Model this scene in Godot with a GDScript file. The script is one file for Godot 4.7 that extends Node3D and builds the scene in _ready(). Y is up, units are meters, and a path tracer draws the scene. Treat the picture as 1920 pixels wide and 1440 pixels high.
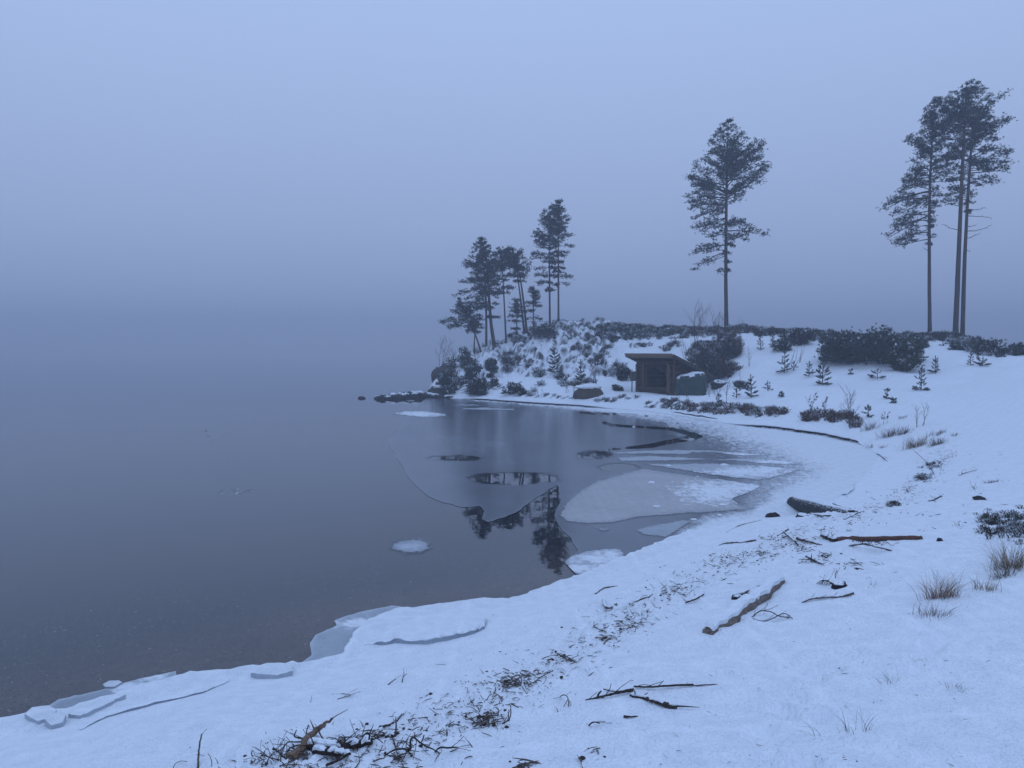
extends Node3D
# A frozen lake bay at dusk: snowy beach in front, wooded rocky point behind, fog over the water.
# Sizes in metres, y up. Positions are read off a plan drawn from the photograph: (px, py) is a sight line of a
# 1920 x 1440 picture, which ground_at() / on_plane() carry to a real place on the ground or the lake.

const FOCAL := 1444.0
const HORIZON := 655.0
const EYE := 3.0
var pitch := atan((720.0 - HORIZON) / FOCAL)
var rng := RandomNumberGenerator.new()
var n_big := FastNoiseLite.new()
var n_mid := FastNoiseLite.new()
var n_fine := FastNoiseLite.new()
var n_ridge := FastNoiseLite.new()
var M := {}
const SNOW := Color(0.83, 0.85, 0.87)


# ---------------------------------------------------------------- mesh building
class Geo:
	var v := PackedVector3Array()
	var n := PackedVector3Array()
	var c := PackedColorArray()

	func tri(a: Vector3, b: Vector3, d: Vector3, col: Color) -> void:
		var m := (d - a).cross(b - a).normalized()
		v.append(a); v.append(b); v.append(d)
		n.append(m); n.append(m); n.append(m)
		c.append(col); c.append(col); c.append(col)

	func quad(a: Vector3, b: Vector3, d: Vector3, e: Vector3, col: Color) -> void:
		tri(a, b, d, col)
		tri(a, d, e, col)

	func vert(p: Vector3, m: Vector3, col: Color) -> void:
		v.append(p); n.append(m); c.append(col)

	func blade(a: Vector3, tip: Vector3, side: Vector3, col: Color, up: Vector3) -> void:
		v.append(a - side); v.append(tip); v.append(a + side)
		n.append(up); n.append(up); n.append(up)
		c.append(col); c.append(col); c.append(col)

	func box(ctr: Vector3, half: Vector3, b: Basis, col: Color, bev := 0.0) -> void:
		var x := b.x * half.x
		var y := b.y * half.y
		var z := b.z * half.z
		var s := [[x, y, z], [y, z, x], [z, x, y]]
		for ax in s:
			for sg in [1.0, -1.0]:
				var o: Vector3 = ctr + ax[0] * sg
				var p: Vector3 = ax[1] * (1.0 - bev)
				var q: Vector3 = ax[2] * (1.0 - bev)
				if sg > 0.0:
					quad(o - p - q, o - p + q, o + p + q, o + p - q, col)
				else:
					quad(o - p - q, o + p - q, o + p + q, o - p + q, col)

	# a swept tube; colours run along it
	func tube(pts: PackedVector3Array, rad: PackedFloat32Array, cols: PackedColorArray, sides := 6, caps := true, rough := 0.0, r0: RandomNumberGenerator = null) -> void:
		var rings := []
		var dirs := []
		var last := Vector3.ZERO
		for i in pts.size():
			var t := (pts[mini(i + 1, pts.size() - 1)] - pts[maxi(i - 1, 0)]).normalized()
			var side := last
			if side == Vector3.ZERO:
				side = t.cross(Vector3.UP if absf(t.y) < 0.9 else Vector3.RIGHT)
			side = (side - t * side.dot(t)).normalized()
			last = side
			var up := side.cross(t)
			var ring := PackedVector3Array()
			var dr := PackedVector3Array()
			for k in sides:
				var a := TAU * k / sides
				var d := side * cos(a) + up * sin(a)
				var rr := rad[i] * (1.0 + (r0.randf_range(-rough, rough) if r0 else 0.0))
				ring.append(pts[i] + d * rr)
				dr.append(d)
			rings.append(ring)
			dirs.append(dr)
		for i in pts.size() - 1:
			for k in sides:
				var j := (k + 1) % sides
				vert(rings[i][k], dirs[i][k], cols[i]); vert(rings[i][j], dirs[i][j], cols[i]); vert(rings[i + 1][j], dirs[i + 1][j], cols[i + 1])
				vert(rings[i][k], dirs[i][k], cols[i]); vert(rings[i + 1][j], dirs[i + 1][j], cols[i + 1]); vert(rings[i + 1][k], dirs[i + 1][k], cols[i + 1])
		if caps:
			for e in [0, pts.size() - 1]:
				for k in sides:
					var j := (k + 1) % sides
					if e == 0:
						tri(pts[e], rings[e][j], rings[e][k], cols[e])
					else:
						tri(pts[e], rings[e][k], rings[e][j], cols[e])

	# snow lying along the top of a round piece: a low ridge with a wavering edge
	func snow_ridge(pts: PackedVector3Array, rad: PackedFloat32Array, thick: float, width: float, r0: RandomNumberGenerator, col: Color) -> void:
		var rings := []
		for i in pts.size():
			var t := (pts[mini(i + 1, pts.size() - 1)] - pts[maxi(i - 1, 0)]).normalized()
			var side := t.cross(Vector3.UP).normalized()
			var up := side.cross(t).normalized()
			var ring := PackedVector3Array()
			var w0 := width * r0.randf_range(0.75, 1.15)
			var w1 := width * r0.randf_range(0.75, 1.15)
			for k in 7:
				var s := -1.0 + 2.0 * k / 6.0
				var a := s * (w1 if s > 0.0 else w0)
				var th := thick * sqrt(maxf(0.0, 1.0 - s * s)) * r0.randf_range(0.85, 1.1)
				if i == 0 or i == pts.size() - 1:
					th = 0.0
				ring.append(pts[i] + (side * sin(a) + up * cos(a)) * (rad[i] * 0.995 + th))
			rings.append(ring)
		for i in pts.size() - 1:
			for k in 6:
				quad(rings[i][k], rings[i + 1][k], rings[i + 1][k + 1], rings[i][k + 1], col)

	func smooth() -> void:      # one normal for all corners at the same place
		var sum := {}
		for i in range(0, v.size(), 3):
			var m := (v[i + 2] - v[i]).cross(v[i + 1] - v[i])
			for k in 3:
				var key := Vector3i((v[i + k] * 2000.0).round())
				sum[key] = sum.get(key, Vector3.ZERO) + m
		for i in v.size():
			n[i] = (sum[Vector3i((v[i] * 2000.0).round())] as Vector3).normalized()

	func mesh() -> ArrayMesh:
		var a := []
		a.resize(Mesh.ARRAY_MAX)
		a[Mesh.ARRAY_VERTEX] = v
		a[Mesh.ARRAY_NORMAL] = n
		a[Mesh.ARRAY_COLOR] = c
		var m := ArrayMesh.new()
		m.add_surface_from_arrays(Mesh.PRIMITIVE_TRIANGLES, a)
		return m


var taken := {}
func numbered(called: String) -> String:
	var k: int = taken.get(called, 0)
	taken[called] = k + 1
	return called if k == 0 else "%s_%03d" % [called, k]


func thing(called: String, label: String, category: String, at := Vector3.ZERO, group := "") -> Node3D:
	var o := Node3D.new()
	o.name = numbered(called)
	add_child(o)
	o.position = at
	o.set_meta("label", label)
	o.set_meta("category", category)
	if group:
		o.set_meta("group", group)
	return o


# one named mesh; part positions are relative to the parent
func obj(called: String, m: Mesh, mat: Material, parent: Node3D = self) -> MeshInstance3D:
	var o := MeshInstance3D.new()
	o.name = numbered(called) if parent == self else called
	o.mesh = m
	if mat:
		o.material_override = mat
	parent.add_child(o, true)
	return o


func struct(called: String, m: Mesh, mat: Material, kind := "structure") -> MeshInstance3D:
	var o := obj(called, m, mat)
	o.set_meta("kind", kind)
	return o


func one(called: String, label: String, category: String, m: Mesh, mat: Material, at := Vector3.ZERO, group := "") -> MeshInstance3D:
	var o := obj(called, m, mat)
	o.position = at
	o.set_meta("label", label)
	o.set_meta("category", category)
	if group:
		o.set_meta("group", group)
	return o


func scatter(called: String, m: Mesh, mat: Material, places: Array, cols: PackedColorArray, parent: Node3D = self) -> void:
	var mm := MultiMesh.new()
	mm.transform_format = MultiMesh.TRANSFORM_3D
	mm.use_colors = true
	mm.mesh = m
	mm.instance_count = places.size()
	for i in places.size():
		mm.set_instance_transform(i, places[i])
		mm.set_instance_color(i, cols[i])
	var o := MultiMeshInstance3D.new()
	o.name = numbered(called)
	o.multimesh = mm
	o.material_override = mat
	o.set_meta("kind", "stuff")
	parent.add_child(o, true)


func rnd(a: float, b: float) -> float:
	return rng.randf_range(a, b)


func mixc(a: Color, b: Color, t: float) -> Color:
	return a.lerp(b, clampf(t, 0.0, 1.0))


# ---------------------------------------------------------------- sight lines to places
func ray(px: float, py: float) -> Vector3:
	return Vector3((px - 960.0) / FOCAL, (720.0 - py) / FOCAL, -1.0).rotated(Vector3.RIGHT, -pitch)


func at_depth(px: float, py: float, d: float) -> Vector3:
	var r := ray(px, py)
	return Vector3(0, EYE, 0) + r * (d / -r.z)


func on_plane(px: float, py: float, y := 0.0) -> Vector3:
	var r := ray(px, py)
	return Vector3(0, EYE, 0) + r * ((EYE - y) / maxf(-r.y, 0.002))


func seen_at(p: Vector3) -> Vector2:
	var q := (p - Vector3(0, EYE, 0)).rotated(Vector3.RIGHT, pitch)
	if q.z > -0.05:
		return Vector2(-9999, 9999)
	return Vector2(960.0 + q.x / -q.z * FOCAL, 720.0 - q.y / -q.z * FOCAL)


# ---------------------------------------------------------------- the lie of the land
var shore := PackedVector2Array()       # the water's edge on the plan (x, z), near to far
var land := PackedVector2Array()
var sdf := PackedFloat32Array()
const S0 := Vector2(-44, -98)
const SN := Vector2i(230, 250)
const SC := 0.5

const SHORE_PX := [[-260, 1440], [-120, 1378], [0, 1346], [50, 1336], [110, 1330], [150, 1320], [200, 1304], [260, 1285], [330, 1265], [420, 1253], [500, 1245], [548, 1241],
	[572, 1241], [640, 1225], [660, 1190], [690, 1160], [740, 1142], [800, 1136], [870, 1126], [908, 1120], [930, 1121], [953, 1123], [985, 1112], [1035, 1094], [1085, 1077], [1150, 1050],
	[1240, 1014], [1300, 990], [1400, 968], [1500, 960], [1570, 930], [1618, 890], [1648, 850], [1610, 829], [1540, 814], [1460, 803], [1380, 795], [1290, 780], [1215, 769], [1100, 762], [1000, 756], [900, 749], [850, 746], [808, 743]]

# each column: picture x, then (picture y, distance) up the hill to its crest
const HILL := [
	[770, [[760, 48.0], [770, 56.0]]],
	[800, [[748, 49.0], [742, 51.0], [738, 54.0]]],
	[815, [[746, 48.5], [720, 50.5], [705, 53.0]]],
	[850, [[744, 48.0], [700, 51.5], [672, 55.0]]],
	[900, [[746, 47.0], [702, 52.0], [655, 57.0]]],
	[960, [[749, 46.0], [715, 50.0], [662, 55.0], [634, 58.5]]],
	[1040, [[752, 44.0], [726, 47.5], [668, 53.0], [606, 59.0]]],
	[1100, [[752, 43.0], [732, 45.0], [672, 51.0], [607, 58.0]]],
	[1180, [[752, 41.0], [736, 42.5], [700, 46.5], [645, 52.0], [612, 57.0]]],
	[1260, [[750, 40.0], [738, 41.5], [722, 44.5], [668, 49.0], [614, 55.0]]],
	[1340, [[756, 38.0], [746, 40.0], [692, 45.0], [632, 49.5], [616, 53.0]]],
	[1420, [[776, 33.5], [745, 38.0], [682, 43.0], [630, 48.5], [614, 52.5]]],
	[1500, [[790, 30.5], [762, 34.0], [700, 40.0], [642, 45.5], [621, 50.0]]],
	[1600, [[800, 27.5], [786, 29.5], [735, 35.0], [682, 40.0], [642, 45.0], [628, 49.0]]],
	[1700, [[790, 27.0], [772, 29.0], [732, 33.5], [682, 38.5], [642, 44.0], [630, 47.0]]],
	[1800, [[775, 26.5], [757, 29.0], [720, 33.5], [682, 37.5], [650, 42.0], [630, 45.5]]],
	[1920, [[755, 25.5], [730, 28.5], [700, 32.5], [675, 36.5], [661, 40.0]]],
	[2150, [[740, 23.0], [715, 27.0], [695, 32.0], [685, 38.0]]],
	[3400, [[740, 20.0], [715, 24.0], [705, 32.0], [700, 40.0]]],
]
var hill_u := PackedFloat32Array()
var hill_d := []
var hill_h := []
var pads: Array[Vector4] = []         # levelled ground: x, y, z, radius
var wrack := PackedVector2Array()      # the line of washed-up litter on the plan
const WRACK_PX := [[430, 1440], [560, 1418], [660, 1395], [760, 1372], [850, 1335], [940, 1285], [1050, 1225], [1180, 1145], [1280, 1085], [1390, 1035], [1490, 1005], [1600, 965], [1690, 925], [1750, 885], [1772, 850], [1760, 830]]
var prints := PackedVector3Array()      # footprints: x, z, depth


func lay_out_land() -> void:
	for q in SHORE_PX:
		var p := on_plane(q[0], q[1], 0.06)
		shore.append(Vector2(p.x, p.z))
	land = shore.duplicate()
	for p in [Vector2(-5.9, -53.5), Vector2(-4.5, -62), Vector2(-2, -72), Vector2(8, -96), Vector2(70, -96), Vector2(70, 26), Vector2(-22, 26), Vector2(-14, 4)]:
		land.append(p)
	sdf.resize(SN.x * SN.y)
	var cnt := land.size()
	for j in SN.y:
		for i in SN.x:
			var p := S0 + Vector2(i, j) * SC
			var best := 1e9
			for k in cnt:
				var a := land[k]
				var ab := land[(k + 1) % cnt] - a
				var t := clampf((p - a).dot(ab) / ab.length_squared(), 0.0, 1.0)
				best = minf(best, (a + ab * t).distance_squared_to(p))
			sdf[j * SN.x + i] = sqrt(best) * (1.0 if Geometry2D.is_point_in_polygon(p, land) else -1.0)
	for col in HILL:
		hill_u.append((col[0] - 960.0) / FOCAL)
		var ds := PackedFloat32Array()
		var hs := PackedFloat32Array()
		var first := at_depth(col[0], col[1][0][0], col[1][0][1])
		ds.append(col[1][0][1] - 8.0)
		hs.append(first.y - 3.0)
		for q in col[1]:
			ds.append(q[1])
			hs.append(at_depth(col[0], q[0], q[1]).y)
		var top := hs[-1]
		var dl := ds[-1]
		ds.append(dl + 3.0); hs.append(top - 0.25)
		ds.append(dl + 9.0); hs.append(top - 1.2)
		ds.append(dl + 30.0); hs.append(top * 0.3 - 2.0)
		ds.append(dl + 60.0); hs.append(-3.5)
		hill_d.append(ds)
		hill_h.append(hs)


func shore_distance(x: float, z: float) -> float:
	var fx := clampf((x - S0.x) / SC, 0.0, SN.x - 1.01)
	var fz := clampf((z - S0.y) / SC, 0.0, SN.y - 1.01)
	var i := int(fx)
	var j := int(fz)
	fx -= i
	fz -= j
	var k := j * SN.x + i
	return lerpf(lerpf(sdf[k], sdf[k + 1], fx), lerpf(sdf[k + SN.x], sdf[k + SN.x + 1], fx), fz)


func profile(i: int, d: float) -> float:
	var ds: PackedFloat32Array = hill_d[i]
	var hs: PackedFloat32Array = hill_h[i]
	if d <= ds[0]:
		return hs[0]
	var k := ds.bsearch(d)
	if k >= ds.size():
		return hs[-1]
	var t := (d - ds[k - 1]) / (ds[k] - ds[k - 1])
	return lerpf(hs[k - 1], hs[k], t)


func hill(u: float, d: float) -> float:
	if d < 14.0 or u < hill_u[0] or u > hill_u[-1]:
		return -3.5
	var i := clampi(hill_u.bsearch(u) - 1, 0, hill_u.size() - 2)
	var t := (u - hill_u[i]) / (hill_u[i + 1] - hill_u[i])
	var a := profile(maxi(i - 1, 0), d)
	var b := profile(i, d)
	var c := profile(i + 1, d)
	var e := profile(mini(i + 2, hill_u.size() - 1), d)
	var cr := cubic_interpolate(b, c, a, e, t)
	return clampf(cr, minf(b, c) - 0.15, maxf(b, c) + 0.15)


func rugged(u: float, h: float) -> float:      # how rocky: the cliff left of the shelter
	var px := 960.0 + u * FOCAL
	return smoothstep(785.0, 806.0, px) * (1.0 - smoothstep(1130.0, 1230.0, px)) * smoothstep(0.8, 1.6, h)


func height(x: float, z: float) -> float:
	var d := shore_distance(x, z)
	var h: float
	if d < 0.0:
		h = maxf(-0.02 + d * 0.17, -2.6)
	else:
		h = 0.02 + 0.16 * d + 0.10 * d * smoothstep(0.2, 1.5, d) if d < 3.4 else 0.02 + 0.26 * 3.4 + (1.0 - exp(-(d - 3.4) * 0.45)) * 0.42 
		h += n_mid.get_noise_2d(x * 1.3, z * 1.3) * 0.05 * smoothstep(0.3, 1.6, d)
	var depth := -z
	if depth > 14.0:
		var u := x / depth
		var k := hill(u, depth)
		if k > h - 0.8:
			var s := 0.35
			var w := clampf(0.5 + 0.5 * (k - h) / s, 0.0, 1.0)
			h = lerpf(h, k, w) + s * w * (1.0 - w) * 0.5
			if d > 0.3:
				var r := rugged(u, h)
				var on := smoothstep(0.9, 2.0, h)
				h += n_mid.get_noise_2d(x * 0.55 + 40.0, z * 0.55) * (0.16 * on + 0.22 * r)
				if r > 0.0:
					h += (absf(n_ridge.get_noise_2d(x * 1.0, z * 1.6 + h * 0.6)) - 0.25) * 1.15 * r
		for q in pads:
			var r := Vector2(x - q.x, z - q.z).length()
			if r < q.w + 1.6:
				h = lerpf(q.y, h, smoothstep(q.w, q.w + 1.6, r))
	elif depth > 0.0 and d > 0.3:
		h += n_mid.get_noise_2d(x * 4.0, z * 4.0) * 0.024 * smoothstep(0.5, 1.6, d)
		if wrack.size() > 0:
			var best := 1e9
			var q := Vector2(x, z)
			for k in wrack.size() - 1:
				best = minf(best, Geometry2D.get_closest_point_to_segment(q, wrack[k], wrack[k + 1]).distance_squared_to(q))
			if best < 1.0:
				var w := exp(-best / 0.16)
				h += w * (0.02 + 0.045 * n_fine.get_noise_2d(x * 5.0, z * 5.0) + 0.03 * n_fine.get_noise_2d(x * 13.0, z * 13.0))
		for p in prints:
			var q := Vector2(x - p.x, z - p.y).length_squared()
			if q < 0.03:
				h -= p.z * (exp(-q / 0.0035) - 0.35 * exp(-pow(sqrt(q) - 0.1, 2.0) / 0.0012))
	return h


# the terrain's own grid, kept for finding where a sight line meets the ground
var gu := PackedFloat32Array()
var gd := PackedFloat32Array()
var gh := PackedFloat32Array()


func make_grid() -> void:
	var u := -9.0
	while u < 9.0:
		gu.append(u)
		var a := absf(u)
		var step := 0.0027 if u > -0.13 and u < 0.70 else 0.0055 if a < 0.72 else 0.03 if a < 1.2 else 0.35
		u += step
	var d := 0.7
	while d < 420.0:
		gd.append(d)
		d += clampf(d * d * 0.00125, 0.05, 0.2) if d < 24.0 else 0.16 if d < 60.0 else 1.2 if d < 100.0 else 60.0
	gh.resize(gu.size() * gd.size())
	for j in gd.size():
		for i in gu.size():
			gh[j * gu.size() + i] = height(gu[i] * gd[j], -gd[j])


func ground_at(px: float, py: float) -> Vector3:
	var r := ray(px, py)
	var u := r.x / -r.z
	var sl := r.y / -r.z
	var i := clampi(gu.bsearch(u), 1, gu.size() - 1)
	var t := (u - gu[i - 1]) / (gu[i] - gu[i - 1])
	var was := 1.0
	for j in gd.size():
		var k := j * gu.size() + i
		var gap := EYE + sl * gd[j] - lerpf(gh[k - 1], gh[k], t)
		if gap <= 0.0 and j > 0:
			var d := lerpf(gd[j - 1], gd[j], was / maxf(was - gap, 1e-6))
			return Vector3(u * d, EYE + sl * d, -d)
		was = gap
		if gd[j] > 66.0:
			break
	return Vector3.INF


# where a crest is too sharp for the sight line to meet it: the place at that picture x and distance
func stand(px: float, d: float) -> Vector3:
	var x := (px - 960.0) / FOCAL * d
	return Vector3(x, height(x, -d), -d)


# ---------------------------------------------------------------- materials
func tex(freq: float, seed_: int, type := FastNoiseLite.TYPE_SIMPLEX_SMOOTH, oct := 4, normal := 0.0, lo := Color.BLACK, hi := Color.WHITE, size := 512) -> NoiseTexture2D:
	var f := FastNoiseLite.new()
	f.noise_type = type
	f.seed = seed_
	f.frequency = freq
	f.fractal_octaves = oct
	var t := NoiseTexture2D.new()
	t.width = size
	t.height = size
	t.seamless = true
	t.noise = f
	if normal > 0.0:
		t.as_normal_map = true
		t.bump_strength = normal
	else:
		var g := Gradient.new()
		g.set_color(0, lo)
		g.set_color(1, hi)
		t.color_ramp = g
	return t


func mat(called: String, rough: float, spec := 0.5) -> StandardMaterial3D:
	var m := StandardMaterial3D.new()
	m.resource_name = called
	m.vertex_color_use_as_albedo = true
	m.roughness = rough
	m.metallic_specular = spec
	M[called] = m
	return m


func tri_map(m: StandardMaterial3D, per_metre: float) -> void:
	m.uv1_triplanar = true
	m.uv1_world_triplanar = true
	m.uv1_scale = Vector3.ONE * per_metre


func make_materials() -> void:
	var m := mat("snow", 0.85, 0.3)
	tri_map(m, 0.9)
	m.heightmap_enabled = true
	m.heightmap_texture = tex(0.03, 3, FastNoiseLite.TYPE_SIMPLEX_SMOOTH, 5, 0.0, Color(0.2, 0.2, 0.2), Color.WHITE, 1024)
	m.heightmap_scale = 2.2
	m.albedo_texture = tex(0.01, 8, FastNoiseLite.TYPE_SIMPLEX_SMOOTH, 5, 0.0, Color(0.93, 0.935, 0.945), Color.WHITE)
	m = mat("ice", 0.22, 0.5)
	m.transparency = BaseMaterial3D.TRANSPARENCY_ALPHA
	tri_map(m, 0.5)
	m.roughness_texture = tex(0.02, 21, FastNoiseLite.TYPE_SIMPLEX_SMOOTH, 5, 0.0, Color(0.75, 0.75, 0.75), Color.WHITE)
	m.albedo_texture = tex(0.02, 22, FastNoiseLite.TYPE_SIMPLEX_SMOOTH, 5, 0.0, Color(0.86, 0.86, 0.88), Color.WHITE)
	m = mat("pale_ice", 0.42, 0.5)
	m.transparency = BaseMaterial3D.TRANSPARENCY_ALPHA
	tri_map(m, 0.7)
	m.heightmap_enabled = true
	m.heightmap_texture = tex(0.03, 31)
	m.heightmap_scale = 0.35
	m.albedo_texture = tex(0.025, 32, FastNoiseLite.TYPE_SIMPLEX_SMOOTH, 5, 0.0, Color(0.9, 0.9, 0.91), Color.WHITE)
	m = mat("needles", 0.6, 0.3)
	m.backlight = Color(0.12, 0.13, 0.1)
	mat("dry_stems", 0.85, 0.3)
	m = mat("bark", 0.9, 0.3)
	tri_map(m, 2.4)
	m.albedo_texture = tex(0.03, 41, FastNoiseLite.TYPE_CELLULAR, 3, 0.0, Color(0.55, 0.52, 0.5), Color.WHITE)
	m.heightmap_enabled = true
	m.heightmap_texture = tex(0.03, 41, FastNoiseLite.TYPE_CELLULAR, 3)
	m.heightmap_scale = 2.0
	m = mat("wood", 0.85, 0.3)
	m.uv1_triplanar = true
	m.uv1_scale = Vector3(1.2, 9.0, 9.0)
	m.albedo_texture = tex(0.02, 51, FastNoiseLite.TYPE_SIMPLEX_SMOOTH, 5, 0.0, Color(0.6, 0.57, 0.55), Color.WHITE)
	m = mat("stone", 0.85, 0.4)
	tri_map(m, 1.6)
	m.albedo_texture = tex(0.02, 61, FastNoiseLite.TYPE_SIMPLEX_SMOOTH, 5, 0.0, Color(0.5, 0.48, 0.45), Color.WHITE)
	m.heightmap_enabled = true
	m.heightmap_texture = tex(0.04, 62)
	m.heightmap_scale = 3.0
	m = mat("tarpaulin", 0.42, 0.5)
	m = mat("plastic", 0.45, 0.5)
	m = StandardMaterial3D.new()
	m.resource_name = "lake_water"
	m.transparency = BaseMaterial3D.TRANSPARENCY_ALPHA
	m.albedo_color = Color(Color(0.004, 0.007, 0.017).linear_to_srgb(), 0.35)
	m.roughness = 0.0
	m.metallic_specular = 0.5
	tri_map(m, 0.35)
	m.normal_enabled = true
	m.normal_texture = tex(0.012, 71, FastNoiseLite.TYPE_SIMPLEX_SMOOTH, 3, 2.0)
	m.normal_scale = 0.035
	M["water"] = m


# ---------------------------------------------------------------- ground cover
# patches of heather and bilberry: picture x, y, half width, half height, colour (0 dark heather, 1 green, 2 reddish brown)
const HEATH := [[1160, 626, 58, 17, 1], [1130, 640, 30, 14, 0], [1195, 618, 50, 9, 0], [1280, 619, 85, 9, 0], [1235, 625, 30, 8, 1], [1420, 618, 55, 7, 0], [1505, 625, 40, 11, 0], [1340, 625, 45, 8, 2],
	[1083, 652, 19, 7, 0], [1060, 613, 22, 5, 0], [1022, 624, 19, 13, 0], [1120, 672, 28, 11, 0], [1195, 648, 22, 7, 0], [1150, 700, 24, 10, 1], [962, 634, 40, 9, 0], [1002, 622, 30, 8, 0], [965, 680, 30, 18, 0],
	[1000, 700, 24, 8, 0], [1080, 718, 34, 8, 2], [1050, 708, 14, 8, 0], [985, 735, 22, 5, 1], [935, 728, 20, 5, 1], [1010, 722, 14, 6, 1], [1330, 665, 40, 22, 2], [1365, 650, 24, 22, 2], [1350, 692, 34, 12, 2], [1318, 655, 20, 12, 0],
	[1330, 712, 22, 16, 2], [1245, 655, 12, 4, 0], [1265, 648, 10, 5, 0], [1490, 640, 16, 9, 0],
	[1760, 633, 60, 7, 0], [1840, 643, 60, 10, 0], [1895, 652, 40, 11, 0], [1830, 655, 22, 8, 1], [1700, 632, 30, 8, 0], [1550, 632, 40, 9, 0], [1870, 664, 40, 5, 0],
	[1255, 758, 34, 8, 2], [1300, 766, 34, 9, 2], [1355, 768, 38, 9, 2], [1400, 770, 22, 8, 2], [1435, 774, 40, 8, 2], [1535, 781, 36, 9, 2], [1575, 783, 26, 8, 2], [1600, 795, 14, 8, 2], [1220, 762, 14, 7, 2],
	[1140, 752, 24, 3, 2], [1060, 745, 30, 3, 2], [1000, 742, 40, 3, 2], [1175, 745, 20, 3, 2], [1160, 690, 14, 6, 0], [870, 725, 26, 12, 1], [845, 715, 22, 18, 0], [1390, 725, 16, 6, 0]]


func heath_at(px: float, py: float) -> float:
	var best := 0.0
	for e in HEATH:
		var dx: float = (px - e[0]) / e[2]
		if absf(dx) < 1.3:
			var dy: float = (py - e[1]) / e[3]
			best = maxf(best, 1.3 - dx * dx - dy * dy)
	return best


func build_terrain() -> void:
	var nu := gu.size()
	var nd := gd.size()
	var v := PackedVector3Array()
	var nn := PackedVector3Array()
	var c := PackedColorArray()
	v.resize(nu * nd); nn.resize(nu * nd); c.resize(nu * nd)
	for j in nd:
		for i in nu:
			v[j * nu + i] = Vector3(gu[i] * gd[j], gh[j * nu + i], -gd[j])
	var dark := Color(0.035, 0.032, 0.03)
	var stone := Color(0.075, 0.07, 0.07)
	for j in nd:
		for i in nu:
			var k := j * nu + i
			var a := v[j * nu + mini(i + 1, nu - 1)] - v[j * nu + maxi(i - 1, 0)]
			var b := v[mini(j + 1, nd - 1) * nu + i] - v[maxi(j - 1, 0) * nu + i]
			var m := a.cross(b).normalized()
			if m.y < 0.0:
				m = -m
			nn[k] = m
			var p := v[k]
			if p.y < 0.002:
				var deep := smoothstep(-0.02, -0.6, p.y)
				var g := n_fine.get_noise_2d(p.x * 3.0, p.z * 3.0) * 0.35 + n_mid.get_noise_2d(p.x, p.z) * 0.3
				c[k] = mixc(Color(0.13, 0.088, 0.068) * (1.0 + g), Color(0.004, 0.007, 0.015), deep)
				continue
			var col := SNOW
			if gd[j] > 22.0 and gd[j] < 64.0:
				var s := seen_at(p)
				var w := heath_at(s.x, s.y)
				var f := n_fine.get_noise_2d(p.x * 2.2, p.z * 2.2)
				if w > 0.0:
					col = mixc(col, dark, smoothstep(0.6, 0.85, w * 0.62 + f * 0.9))
				var r := rugged(gu[i], p.y)
				if r > 0.0:
					var steep := 0.97 - m.y + f * 0.22 + n_mid.get_noise_2d(p.x * 1.6, p.z * 1.6) * 0.2
					col = mixc(col, stone * (1.0 + f * 0.5), smoothstep(0.4, 0.54, steep * r))
			c[k] = col
	var idx := PackedInt32Array()
	for j in nd - 1:
		for i in nu - 1:
			var k := j * nu + i
			idx.append_array([k, k + nu, k + nu + 1, k, k + nu + 1, k + 1])
	var arr := []
	arr.resize(Mesh.ARRAY_MAX)
	arr[Mesh.ARRAY_VERTEX] = v
	arr[Mesh.ARRAY_NORMAL] = nn
	arr[Mesh.ARRAY_COLOR] = c
	arr[Mesh.ARRAY_INDEX] = idx
	var mesh := ArrayMesh.new()
	mesh.add_surface_from_arrays(Mesh.PRIMITIVE_TRIANGLES, arr)
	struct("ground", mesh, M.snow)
	# the land goes on behind the camera
	var g := Geo.new()
	for j in 26:
		for i in 46:
			var x := -46.0 + i * 2.0
			var z := -0.75 + j * 1.0
			var q := [Vector3(x, 0, z), Vector3(x + 2.0, 0, z), Vector3(x + 2.0, 0, z + 1.0), Vector3(x, 0, z + 1.0)]
			for e in 4:
				q[e].y = height(q[e].x, q[e].z) - 0.004
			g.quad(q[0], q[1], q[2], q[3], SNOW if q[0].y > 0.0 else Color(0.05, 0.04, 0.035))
	struct("ground", g.mesh(), M.snow)


# ---------------------------------------------------------------- water and ice
func build_water() -> void:
	var g := Geo.new()
	g.quad(Vector3(-400, 0, 26), Vector3(-400, 0, -400), Vector3(400, 0, -400), Vector3(400, 0, 26), Color.WHITE)
	struct("water", g.mesh(), M.water)


func poly(pts: Array) -> PackedVector2Array:
	var o := PackedVector2Array()
	for p in pts:
		o.append(Vector2(p[0], p[1]))
	return o


func oval(x: float, y: float, rx: float, ry: float, wob := 0.12, n := 26) -> PackedVector2Array:
	var o := PackedVector2Array()
	for k in n:
		var a := TAU * k / n
		var w := 1.0 + wob * n_mid.get_noise_2d(x + cos(a) * 1.7, y + sin(a) * 1.7) * 2.0
		o.append(Vector2(x + cos(a) * rx * w, y + sin(a) * ry * w))
	return o


# more corners along an outline, thrown slightly off the straight line, as ice breaks
func broken(p: PackedVector2Array, every: float, off: float) -> PackedVector2Array:
	var o := PackedVector2Array()
	for k in p.size():
		var a := p[k]
		var b := p[(k + 1) % p.size()]
		var n := maxi(1, int(a.distance_to(b) / every))
		for i in n:
			var q := a.lerp(b, float(i) / n)
			if i > 0:
				q += Vector2(n_fine.get_noise_2d(q.x * 0.7, q.y * 1.3), n_fine.get_noise_2d(q.y * 1.3, q.x * 0.7) * 0.5) * off
			o.append(q)
	return o


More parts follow.
